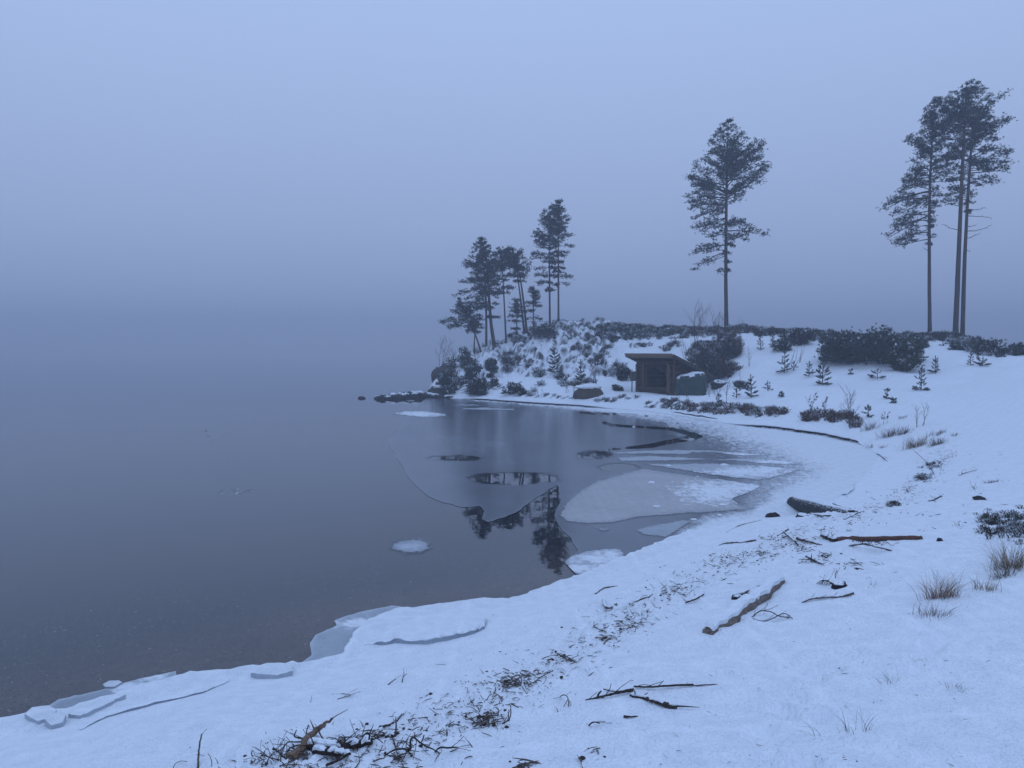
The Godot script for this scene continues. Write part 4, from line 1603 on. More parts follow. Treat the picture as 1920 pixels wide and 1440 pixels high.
# ---------------------------------------------------------------- litter of the drift line
func build_litter() -> void:
	var twig := Geo.new()
	twig.tube(PackedVector3Array([Vector3(-0.035, -0.002, 0), Vector3(-0.01, 0.002, 0.004), Vector3(0.012, 0.003, 0.001), Vector3(0.036, -0.001, -0.005)]), PackedFloat32Array([0.0022, 0.0032, 0.0028, 0.001]), PackedColorArray([Color.WHITE, Color.WHITE, Color.WHITE, Color.WHITE]), 4)
	var line := WRACK_PX
	var places := []
	var cols := PackedColorArray()
	var crumbs := []
	var crumb_cols := PackedColorArray()
	var add := func(px: float, py: float, size: float, pile: float) -> void:
		var p := ground_at(px, py)
		if p == Vector3.INF or p.y < 0.03:
			return
		p.y += rnd(-0.006, 0.01) + pile
		var b := Basis(Vector3.UP, rnd(0, TAU)) * Basis(Vector3(0, 0, 1), rng.randfn(0.0, 0.28)) * Basis.from_scale(Vector3(size * rnd(0.25, 1.0) * (1.0 + 1.2 * pow(rng.randf(), 4.0)), size * rnd(0.4, 1.05), size * rnd(0.4, 1.05)))
		places.append(Transform3D(b, p))
		cols.append(Color(0.085, 0.064, 0.054) * rnd(0.5, 1.6))
		if rng.randf() < 0.16:
			var q := p + Vector3(rng.randfn(0, 0.05), 0, rng.randfn(0, 0.05))
			q.y = height(q.x, q.z) + rnd(-0.006, 0.004) + pile * 0.7
			crumbs.append(Transform3D(Basis(Vector3.UP, rnd(0, TAU)) * Basis.from_scale(Vector3.ONE * size * rnd(0.2, 0.75)), q))
			var flake := rng.randf() < 0.1
			if flake:
				crumbs[-1].origin.y += 0.012
			crumb_cols.append(SNOW if flake else Color(0.04, 0.03, 0.027) * rnd(0.5, 1.6))
	for k in 4800:
		var s := rng.randf() * (line.size() - 1.01)
		var i := int(s)
		var a := Vector2(line[i][0], line[i][1]).lerp(Vector2(line[i + 1][0], line[i + 1][1]), s - i)
		var wide := (a.y - 655.0) * 0.062
		var off := Vector2(rng.randfn(0, 1.0) * wide, rng.randfn(0, 0.55) * wide + wide * 0.4)
		var q := a + off
		if n_mid.get_noise_2d(q.x * 0.045, q.y * 0.09) < 0.08 and rng.randf() < 0.9:
			continue
		add.call(q.x, q.y, rnd(0.45, 1.2), 0.0)
	# denser dark heaps: picture x, y, half width, half height, count
	for e in [[955, 1282, 34, 14, 150], [985, 1270, 30, 14, 90], [905, 1352, 26, 13, 110], [1138, 1199, 16, 8, 70], [1060, 1238, 24, 8, 60], [1175, 1172, 34, 12, 80], [1270, 1110, 40, 14, 90], [1360, 1050, 44, 12, 110], [1470, 1010, 50, 12, 110], [1440, 1040, 40, 10, 70], [985, 1437, 14, 8, 70], [1120, 1410, 16, 4, 30], [745, 1425, 14, 12, 60],
		[660, 1392, 50, 9, 190], [620, 1402, 40, 9, 130], [700, 1380, 34, 8, 110], [540, 1420, 30, 14, 70], [480, 1430, 20, 8, 40], [1730, 895, 26, 8, 90], [1745, 872, 20, 8, 80], [1700, 920, 18, 6, 60], [1770, 855, 20, 10, 60], [1675, 945, 10, 5, 40], [1660, 860, 10, 5, 30], [1600, 1060, 40, 8, 50], [1525, 1055, 26, 8, 50], [1500, 1030, 24, 6, 60], [1545, 1045, 14, 8, 50], [1640, 1020, 36, 6, 60]]:
		for k in int(e[4] * (0.45 if e[1] < 1375 else 0.22)):
			add.call(e[0] + rng.randfn(0, 0.5) * e[2], e[1] + rng.randfn(0, 0.5) * e[3], rnd(0.7, 1.6), absf(rng.randfn(0, 0.009)))
	# single bits over the open snow
	for k in 340:
		add.call(rnd(760, 1900), rnd(930, 1438), rnd(0.2, 0.65), 0.0)
	for k in 160:
		add.call(rnd(1560, 1900), rnd(830, 1000), rnd(0.6, 1.4), 0.0)
	scatter("twig_litter", twig.mesh(), M.dry_stems, places, cols)
	scatter("bark_crumbs", blob(Vector3(0.02, 0.011, 0.016), 0.5, 3, Color.WHITE, 4, 6), M.dry_stems, crumbs, crumb_cols)
	# pale stones and leaves on the bed in the shallows
	places = []
	cols = PackedColorArray()
	for k in 5200:
		var px := rnd(-60, 1100)
		var py := rnd(985, 1350)
		var p := on_plane(px, py, -0.1)
		var d := shore_distance(p.x, p.z)
		if d > -0.05 or d < -7.0:
			continue
		p.y = height(p.x, p.z) + 0.004
		places.append(Transform3D(Basis(Vector3.UP, rnd(0, TAU)) * Basis.from_scale(Vector3(rnd(0.4, 1.5), 0.7, rnd(0.4, 1.2)) * rnd(0.5, 1.0)), p))
		cols.append(Color(0.12, 0.1, 0.085) * (rnd(0.3, 1.5) if rng.randf() < 0.93 else rnd(1.5, 3.2)))
	scatter("lakebed_pebbles", blob(Vector3(0.017, 0.01, 0.014), 0.4, 5, Color.WHITE, 4, 7), M.dry_stems, places, cols)

	# crumbs of ice drifting out on the open lake
	places = []
	cols = PackedColorArray()
	for e in [[395, 815, 42, 14, 18], [440, 920, 46, 6, 22], [660, 755, 30, 6, 6]]:
		for k in e[4]:
			var p := on_plane(e[0] + rng.randfn(0, 0.5) * e[2], e[1] + rng.randfn(0, 0.5) * e[3], 0.002)
			if shore_distance(p.x, p.z) > -0.3:
				continue
			places.append(Transform3D(Basis(Vector3.UP, rnd(0, TAU)) * Basis.from_scale(Vector3(rnd(0.6, 2.2), 0.5, rnd(0.6, 1.6)) * clampf(-p.z / 20.0, 0.5, 1.6)), p))
			cols.append(Color(0.5, 0.53, 0.56) * rnd(0.5, 1.3) if rng.randf() < 0.6 else Color(0.05, 0.05, 0.06))
	scatter("ice_crumbs", blob(Vector3(0.022, 0.012, 0.018), 0.4, 9, Color.WHITE, 4, 7), M.dry_stems, places, cols)


# heather and bilberry sprigs in the patches where they show through the snow
func build_heath() -> void:
	var sprig := Geo.new()
	for k in 15:
		var az := rnd(0, TAU)
		var e := Vector3(cos(az) * rnd(0.2, 0.9), rnd(0.6, 1.2), sin(az) * rnd(0.2, 0.9)).normalized()
		var a := Vector3(rnd(-0.09, 0.09), 0, rnd(-0.09, 0.09))
		sprig.blade(a, a + e * rnd(0.12, 0.26), e.cross(Vector3(rnd(-1, 1), 0, rnd(-1, 1))).normalized() * 0.018, Color.WHITE * rnd(0.7, 1.2), (e + Vector3.UP).normalized())
		for s in 2:
			var f := a + e * rnd(0.08, 0.2)
			sprig.blade(f, f + (e + Vector3(rnd(-1, 1), rnd(-0.3, 0.6), rnd(-1, 1))).normalized() * 0.09, e.cross(Vector3(rnd(-1, 1), 0.2, rnd(-1, 1))).normalized() * 0.016, Color.WHITE * rnd(0.7, 1.2), (e + Vector3.UP).normalized())
	var places := []
	var cols := PackedColorArray()
	var tones := [Color(0.065, 0.058, 0.048), Color(0.06, 0.078, 0.045), Color(0.18, 0.115, 0.085)]
	for e in HEATH:
		var n := int(e[2] * e[3] * 0.3)
		for k in n:
			var a := rnd(0, TAU)
			var r := sqrt(rng.randf()) * 1.06
			var px: float = e[0] + cos(a) * r * e[2]
			var py: float = e[1] + sin(a) * r * e[3]
			var p := ground_at(px, py)
			if p == Vector3.INF:
				p = stand(px, rnd(46, 60) if px > 1500 else rnd(53, 61))
			if n_fine.get_noise_2d(p.x * 2.2, p.z * 2.2) < -0.12 or p.y < 0.15 or (px < 1235 and py > 636 and n_mid.get_noise_2d(p.x * 0.6, p.z * 0.6) < 0.0):
				continue
			var s := rnd(0.7, 1.5) * (0.75 if py > 735 else 1.0)
			places.append(Transform3D(Basis(Vector3.UP, rnd(0, TAU)) * Basis.from_scale(Vector3.ONE * s), p - Vector3(0, 0.03, 0)))
			var c: Color = tones[e[4]] * rnd(0.6, 1.4)
			if rng.randf() < (0.34 if px < 1235 else 0.24):
				c = SNOW * 0.85
			cols.append(c)
	for e in [[1884, 986, 46, 24, 190], [1914, 990, 20, 26, 110], [1852, 977, 18, 7, 80], [1730, 897, 20, 6, 70], [1746, 873, 18, 6, 60], [1675, 948, 10, 4, 40]]:
		for k in e[4]:
			var px: float = e[0] + rng.randfn(0, 0.5) * e[2]
			var p := ground_at(px, e[1] + rng.randfn(0, 0.5) * e[3])
			if p == Vector3.INF or n_fine.get_noise_2d(p.x * 5.0, p.z * 5.0) < -0.1:
				continue
			places.append(Transform3D(Basis(Vector3.UP, rnd(0, TAU)) * Basis.from_scale(Vector3.ONE * rnd(0.16, 0.34)), p - Vector3(0, 0.012, 0)))
			cols.append(SNOW * 0.9 if rng.randf() < 0.38 else tones[0] * rnd(0.8, 2.2))
	# the same growth carries on over the back of the hill
	for k in 5200:
		var px := rnd(1000, 2050)
		var d := rnd(44, 64)
		var p := stand(px, d)
		var top := profile(clampi(hill_u.bsearch((px - 960.0) / FOCAL), 0, hill_u.size() - 1), d)
		if p.y < 2.6 or n_mid.get_noise_2d(p.x * 0.6, p.z * 0.6) < -0.1:
			continue
		var s := seen_at(p)
		if s.y > 636.0 + 25.0 * smoothstep(1800.0, 1920.0, px):
			continue
		places.append(Transform3D(Basis(Vector3.UP, rnd(0, TAU)) * Basis.from_scale(Vector3.ONE * rnd(0.8, 1.3) * (1.0 + 0.9 * maxf(0.0, n_mid.get_noise_2d(p.x * 0.8, p.z * 0.8 + 7.0)))), p - Vector3(0, 0.03, 0)))
		cols.append(tones[0 if rng.randf() < 0.6 else 1] * rnd(0.6, 1.4))
	scatter("heather", sprig.mesh(), M.dry_stems, places, cols)


func build_pines() -> void:
	var right := "tall pines on the hilltop at right"
	pine("pine_tree", "slender tall pine with long drooping left branches, left of the twin trunks", 46.5, [[1742, 628], [1743, 520], [1746, 350], [1754, 188]], 0.115,
		[[185, 1748, 1762], [200, 1738, 1770], [231, 1723, 1780], [257, 1705, 1785], [280, 1712, 1785], [307, 1708, 1785], [335, 1694, 1780], [355, 1688, 1775], [370, 1655, 1768], [390, 1660, 1752], [405, 1675, 1748], [427, 1648, 1747], [448, 1657, 1745], [460, 1668, 1744]], right, 1.05, 0.4, [[388, 14], [412, 12], [470, -16]])
	pine("pine_tree", "tallest pine, leaning left-hand one of the twin trunks", 45.5, [[1790, 629], [1797, 500], [1805, 320], [1815, 154]], 0.155,
		[[153, 1811, 1826], [165, 1790, 1838], [180, 1774, 1864], [205, 1768, 1878], [226, 1765, 1892], [243, 1772, 1870], [262, 1775, 1868], [280, 1770, 1888], [305, 1768, 1878], [330, 1768, 1850]], right, 1.05, 0.42, [[385, -28], [430, -30]])
	pine("pine_tree", "right-hand of the twin pine trunks, with bare dead branches", 46.0, [[1803, 629], [1809, 500], [1814, 380], [1825, 205]], 0.13,
		[[200, 1812, 1848], [230, 1795, 1872], [270, 1785, 1880], [305, 1780, 1876], [335, 1772, 1886], [350, 1776, 1864], [360, 1782, 1858], [376, 1764, 1828], [398, 1766, 1816]], right, 1.05, 0.45, [[378, 28], [392, 36], [405, 42], [425, 16], [433, 40], [446, 24], [470, 18]])
	pine("pine_tree", "solitary tall pine on the hilltop behind the shelter", 52.0, [[1361, 620], [1361, 500], [1363, 340], [1366, 226]], 0.14,
		[[226, 1361, 1371], [245, 1345, 1385], [258, 1330, 1412], [270, 1324, 1428], [290, 1303, 1424], [305, 1308, 1432], [322, 1289, 1444], [345, 1291, 1432], [360, 1291, 1400], [372, 1289, 1386], [386, 1285, 1404], [400, 1287, 1396], [412, 1292, 1368], [430, 1293, 1428], [440, 1295, 1436], [450, 1300, 1400], [465, 1291, 1368], [480, 1289, 1366], [500, 1282, 1365], [512, 1279, 1365]], "", 1.05, 0.44, [[478, -12], [503, -20], [516, -10], [458, 8]])
	var pair := "pair of straight pines at the crest of the point"
	pine("pine_tree", "left pine of the straight pair on the point's crest", 58.5, [[1031, 610], [1030, 500], [1030, 388]], 0.085,
		[[388, 1026, 1034], [402, 1015, 1040], [429, 1001, 1041], [463, 998, 1043], [480, 995, 1043], [500, 995, 1043], [520, 997, 1043], [540, 1006, 1040], [550, 1016, 1036]], pair, 1.15)
	pine("pine_tree", "right and taller pine of the straight pair on the point's crest", 58.8, [[1047, 606], [1047, 500], [1047, 378]], 0.085,
		[[378, 1042, 1052], [392, 1035, 1061], [413, 1033, 1070], [435, 1033, 1075], [460, 1034, 1079], [478, 1035, 1063], [500, 1035, 1056], [518, 1037, 1072], [530, 1039, 1067], [541, 1040, 1074]], pair, 1.15)
	var clump := "wind-bent pines on the outer point"
	pine("pine_tree", "outermost tall pine on the point, with the highest pointed top of its clump", 57.5, [[912, 652], [911, 560], [907, 500], [902, 447]], 0.095,
		[[447, 897, 906], [456, 892, 913], [470, 883, 921], [485, 875, 927], [502, 865, 931], [520, 865, 926], [540, 861, 921], [557, 857, 914]], clump, 1.15)
	pine("pine_tree", "pine with thick crooked trunk on the outer point", 57.0, [[927, 648], [920, 600], [915, 530], [909, 472]], 0.145,
		[[472, 900, 920], [490, 888, 936], [515, 882, 941], [535, 878, 940], [560, 885, 936], [585, 900, 940], [600, 915, 936]], clump, 1.15)
	pine("pine_tree", "pine with straight bare trunk and flat top in the middle of the clump", 58.0, [[949, 636], [945, 560], [942, 500], [943, 465]], 0.075,
		[[465, 929, 956], [478, 926, 969], [495, 928, 971], [520, 923, 969], [540, 923, 966], [560, 926, 961]], clump, 1.15)
	pine("pine_tree", "left-leaning pine with bushy rounded top behind the crooked one", 58.5, [[988, 624], [981, 560], [973, 510], [960, 470]], 0.1,
		[[468, 946, 972], [480, 940, 984], [492, 940, 993], [505, 944, 993], [518, 955, 986]], clump, 1.15)
	pine("pine_tree", "second left-leaning pine whose crown touches the straight pair", 59.0, [[983, 625], [976, 560], [971, 520], [968, 484]], 0.09,
		[[484, 955, 990], [498, 952, 1000], [512, 958, 996], [528, 966, 984]], clump, 1.15)
	pine("pine_tree", "low pine leaning out over the water at the left end", 56.5, [[901, 658], [890, 625], [876, 595], [862, 563]], 0.07,
		[[560, 866, 895], [575, 848, 900], [588, 828, 905], [602, 836, 902], [615, 838, 892], [630, 864, 892]], clump, 1.15)
	pine("pine_tree", "thin young pine in the undergrowth under the leaning pair", 58.0, [[969, 632], [969, 600], [969, 563]], 0.06, [[563, 962, 974], [585, 954, 984], [605, 952, 982], [622, 962, 978]], clump, 0.9)
	pine("pine_tree", "open-crowned small pine just left of the straight pair", 58.2, [[1000, 620], [1000, 580], [1000, 540]], 0.07, [[540, 996, 1006], [560, 989, 1012], [585, 983, 1019], [606, 984, 1019]], clump, 0.9)
	pine("pine_tree", "small leaning pine stem beside the low one over the water", 56.0, [[889, 662], [890, 630], [893, 600]], 0.06, [[598, 884, 902], [612, 878, 908], [630, 876, 900]], clump, 0.8)


func build_shrubs() -> void:
	var dark := Color(0.055, 0.075, 0.045)
	# picture x, y of the foot, width, height in picture px, tufts
	var rows := [
		["pine_bush", "dark spreading pine bush at the left half of the hilltop thicket", 1596, 677, 120, 62, 2300, dark, "hilltop pine thicket at right"],
		["pine_bush", "dark pine bush at the right half of the hilltop thicket", 1660, 682, 124, 60, 2300, dark, "hilltop pine thicket at right"],
		["pine_bush", "ragged pine bush at the back of the hilltop thicket with twigs on the skyline", 1630, 660, 150, 48, 1500, dark, "hilltop pine thicket at right"],
		["pine_bush", "light green rounded pine bush in front of the thicket", 1694, 694, 54, 58, 1700, Color(0.075, 0.095, 0.04), ""],
		["juniper_bush", "narrow upright juniper on the snowy cliff", 922, 709, 22, 48, 800, dark, ""],
		["juniper_bush", "sloping dark juniper left of the narrow upright one", 884, 712, 34, 40, 800, dark, ""],
		["juniper_bush", "low green juniper at the foot of the cliff", 895, 739, 42, 30, 900, Color(0.03, 0.045, 0.025), ""],
		["juniper_bush", "small round juniper above the low green one", 924, 724, 18, 16, 300, dark, ""],
		["juniper_bush", "flat bilberry mound on the beach left of the brown boulder", 962, 738, 36, 20, 420, Color(0.045, 0.05, 0.028), ""],
		["juniper_bush", "brownish little bush right of the flat bilberry mound", 981, 740, 14, 16, 200, Color(0.07, 0.055, 0.03), ""],
		["pine_bush", "tall dark tangle of bushes at the outer end of the cliff", 845, 737, 44, 92, 700, Color(0.06, 0.07, 0.045), ""],
		["pine_bush", "thinner bush on the cliff edge right of the outer tangle", 872, 690, 26, 44, 500, dark, ""],
		["juniper_bush", "dark round clump at the crest left of the straight pair", 1024, 632, 36, 24, 700, dark, ""],
		["juniper_bush", "dark bush by the wall left of the shelter", 1171, 712, 26, 26, 450, Color(0.024, 0.036, 0.026), ""],
		["juniper_bush", "low dark mound beside the post of the grey box", 1160, 732, 30, 10, 240, dark, ""],
		["juniper_bush", "dark juniper on the slope right of the solitary pine", 1467, 657, 32, 34, 500, dark, ""],
		["heather_bush", "big brownish heather bush on the crest left of the thicket", 1503, 644, 40, 34, 700, Color(0.05, 0.038, 0.034), ""],
		["juniper_bush", "low dark bush under the twin pines", 1797, 656, 30, 17, 380, dark, ""],
		["juniper_bush", "small bush tucked at the end of the hilltop thicket", 1723, 652, 26, 24, 360, dark, ""],
		["juniper_bush", "dark mat of bush on the right-hand crest", 1850, 660, 60, 24, 700, dark, ""],
		["juniper_bush", "dark bush at the far right edge of the crest", 1905, 664, 52, 20, 600, dark, ""],
		["birch_scrub", "purplish birch scrub behind the shelter roof", 1322, 700, 56, 50, 430, Color(0.1, 0.072, 0.068), "birch scrub behind the shelter"],
		["birch_scrub", "purplish birch scrub below the solitary pine", 1362, 676, 50, 46, 380, Color(0.1, 0.072, 0.068), "birch scrub behind the shelter"],
		["birch_scrub", "low brown scrub in the gully right of the shelter", 1352, 706, 56, 26, 450, Color(0.1, 0.068, 0.052), "birch scrub behind the shelter"],
	]
	for r in rows:
		var p := ground_at(r[2], r[3])
		if p == Vector3.INF:
			p = stand(r[2], 55.0)
		var m := -p.z / FOCAL
		bush(r[0], r[1], "bush", p, r[5] * m * 1.2, r[4] * m, r[6], r[7], 0.012 if r[0] == "birch_scrub" else 0.016 if r[8].begins_with("hilltop") else 0.05, r[8], 0.24 if r[0] == "birch_scrub" else 0.13, 12)
	var saps := [
		["young pine below the big brownish heather bush, tallest on its slope", 1471, 699, 43, 34], ["small young pine right of the tallest one on the slope", 1488, 695, 18, 20], ["short young pine in the middle of the snow slope", 1517, 706, 28, 30], ["young pine with raised candle shoots nearest the slope's middle", 1542, 722, 44, 42],
		["dense young pine right of the woodpile scrub", 1409, 745, 42, 30], ["shorter young pine leaning on the dense one right of the woodpile", 1381, 746, 24, 24], ["tiny pine shoot alone on the snow right of the dense young pine", 1440, 733, 18, 22], ["tiny pine seedling poking from the snow under the thicket", 1595, 702, 10, 9],
		["flat broad little pine in front of the thicket", 1645, 711, 18, 42], ["young pine in two tiers at the right end of the thicket", 1727, 677, 26, 26], ["neat triangular young pine right of the light green bush", 1753, 699, 31, 27], ["bushy young pine lowest on the right slope", 1727, 732, 44, 32],
		["thin young pine on the bare snow at far right", 1820, 685, 26, 14], ["low broken young pine beside the thin one at far right", 1842, 686, 16, 40], ["small pine with one side tier on the open right slope", 1662, 748, 20, 18], ["tiny tuft of pine below the one-tier pine", 1675, 756, 8, 11],
		["young pine standing in the brown shore heather's right end", 1628, 782, 22, 22], ["young pine on the crest right of the solitary pine", 1426, 656, 34, 18], ["young pine at the foot of the twin trunks", 1768, 648, 16, 16], ["sparse tall young pine against the cliff snow", 1040, 700, 74, 32],
		["spindly young pine left of the brown boulder", 1090, 726, 52, 34], ["young pine at the cliff foot by the outer tangle", 905, 740, 44, 20], ["small pine in the shore heather before the woodpile", 1258, 768, 22, 16], ["small pine between heather clumps on the shore", 1348, 762, 24, 18], ["small low pine above the shore heather", 1465, 745, 10, 12],
		["small pine poking up at the far right crest", 1868, 652, 14, 16], ["small pine on the slope left of the tall young pine", 1448, 652, 22, 16],
	]
	for s in saps:
		sapling(s[0], s[1], s[2], s[3], s[4])
	bare_shrub("birch_sapling", "bare birch on the skyline above the shelter roof", 1304, 655, 88, 3, 0.25, 2)
	bare_shrub("birch_sapling", "bare birch on the skyline just left of the solitary pine", 1340, 655, 78, 3, 0.3, 2)
	bare_shrub("birch_sapling", "thin bare birch touching the solitary pine trunk", 1352, 652, 66, 2, 0.25, 1)
	bare_shrub("birch_sapling", "small bare sapling on the skyline right of the solitary pine", 1385, 628, 34, 2, 0.4, 1)
	bare_shrub("birch_sapling", "bare sapling standing on the snow ridge right of the birch scrub", 1407, 686, 36, 2, 0.3, 1)
	bare_shrub("birch_sapling", "bare twigs over the snow left of the birch scrub", 1290, 672, 44, 6, 0.9, 1)
	bare_shrub("birch_sapling", "bare twiggy birch on the right flank of the scrub", 1385, 668, 50, 5, 0.6, 1)
	bare_shrub("birch_sapling", "thin dry sapling with leaves on the slope over the shore heather", 1363, 757, 56, 1, 0.15, 1, "bare birch saplings", 20)
	bare_shrub("birch_sapling", "thin dry sapling beside the dense young pine", 1388, 722, 36, 1, 0.15, 1)
	bare_shrub("birch_sapling", "fan of bare stems right of the tall young pine", 1492, 682, 44, 7, 0.55, 0)
	bare_shrub("birch_sapling", "dry sapling with clinging leaves over the heather clump", 1520, 778, 40, 2, 0.3, 1, "bare birch saplings", 40)
	bare_shrub("birch_sapling", "small dry sapling with a leafy head right of its leafy neighbour", 1546, 775, 34, 2, 0.2, 1, "bare birch saplings", 40)
	bare_shrub("birch_sapling", "bare birch in the heather's right end, finest and tallest on the shore", 1595, 802, 78, 2, 0.3, 2)
	bare_shrub("birch_sapling", "pale bare sapling alone on the smooth snow", 1727, 799, 46, 4, 0.55, 1)
	bare_shrub("birch_sapling", "tiny dry sapling beside the dark shore crack", 1660, 795, 26, 2, 0.2, 1, "bare birch saplings", 20)
	bare_shrub("birch_sapling", "bare birch leaning out from the outer tangle of bushes", 826, 690, 58, 3, 0.7, 2)
	bare_shrub("birch_sapling", "bare birch among the cliff's outer bushes", 850, 734, 80, 3, 0.3, 2)
	bare_shrub("birch_sapling", "bare sapling behind the brown boulder", 1115, 724, 54, 3, 0.3, 2)
	bare_shrub("birch_sapling", "low bare twigs left of the brown boulder", 1068, 735, 30, 5, 0.7, 1)
	bare_shrub("birch_sapling", "reddish bare scrub before the cliff foot", 1010, 745, 26, 5, 0.8, 1)
	bare_shrub("birch_sapling", "bare twigs at the right of the woodpile", 1338, 742, 34, 6, 0.6, 1)
	bare_shrub("birch_sapling", "thin sapling in front of the woodpile", 1290, 752, 40, 2, 0.15, 1)


func build_grass() -> void:
	var tan := Color(0.42, 0.31, 0.2)
	var dark := Color(0.17, 0.135, 0.105)
	var rows := [
		["bristling reddish-brown grass tuft, fullest in the right foreground", 1764, 1120, 62, 58, 260, Color(0.44, 0.275, 0.18), 0.0], ["swept flat grass tuft below the fullest one", 1750, 1155, 72, 34, 110, dark * 1.3, 0.35],
		["sparse pale grass right of the fullest tuft", 1846, 1106, 50, 36, 100, tan, 0.1], ["large withered grass tuft cut by the right edge", 1898, 1064, 70, 66, 300, tan, 0.1], ["second clump of the grass at the right edge, darker at its foot", 1880, 1082, 46, 40, 120, dark * 1.2, -0.2],
		["dark grass tuft upper left of its cluster beside the shore crack's end", 1668, 818, 42, 20, 150, dark, -0.1], ["dark grass tuft upper right of the same cluster", 1692, 814, 28, 18, 100, dark, 0.1], ["tan grass tuft lowest in the cluster by the shore", 1716, 838, 42, 26, 190, tan, 0.0],
		["grey-brown grass tuft right of the tan one", 1756, 834, 32, 18, 110, dark * 1.3, 0.1], ["thin grass streak above right of the cluster", 1760, 814, 36, 12, 70, dark, 0.4], ["grass tuft under the bare shore birch", 1632, 805, 32, 20, 90, dark, 0.3], ["small dark grass tuft low on the open snow at right", 1858, 906, 30, 10, 60, dark, 0.2],
		["tiny grass tuft on the snow right of the thin streak", 1790, 817, 14, 8, 30, dark, 0.0], ["little upright grass blades below the crack's tip", 1632, 840, 18, 12, 26, dark, 0.0], ["short stubble right of the upright blades", 1652, 840, 16, 10, 24, dark, 0.0],
		["sparse upright grass in the snow below the red-brown pole", 1632, 1100, 24, 22, 12, dark, 0.0], ["thin wisps of grass below the right-hand heath patch", 1797, 985, 22, 14, 16, dark, -0.2],
		["crossed dry stalks on the blank snow at lower right", 1668, 1278, 44, 30, 22, dark, -0.4], ["flattened dry stalks farthest right on the blank snow", 1794, 1292, 46, 20, 22, dark, 0.4], ["dry stalks at the bottom of the picture right of centre", 1606, 1374, 70, 50, 20, dark, 0.0], ["lone long stalks left of the bottom stalks", 1540, 1382, 44, 54, 6, dark, -0.8],
		["short dark tuft in the snow left of the pale bare sapling", 1692, 784, 22, 8, 50, dark, 0.0],
	]
	for r in rows:
		grass_tuft(r[0], r[1], r[2], r[3], r[4], r[5], r[6], r[7])


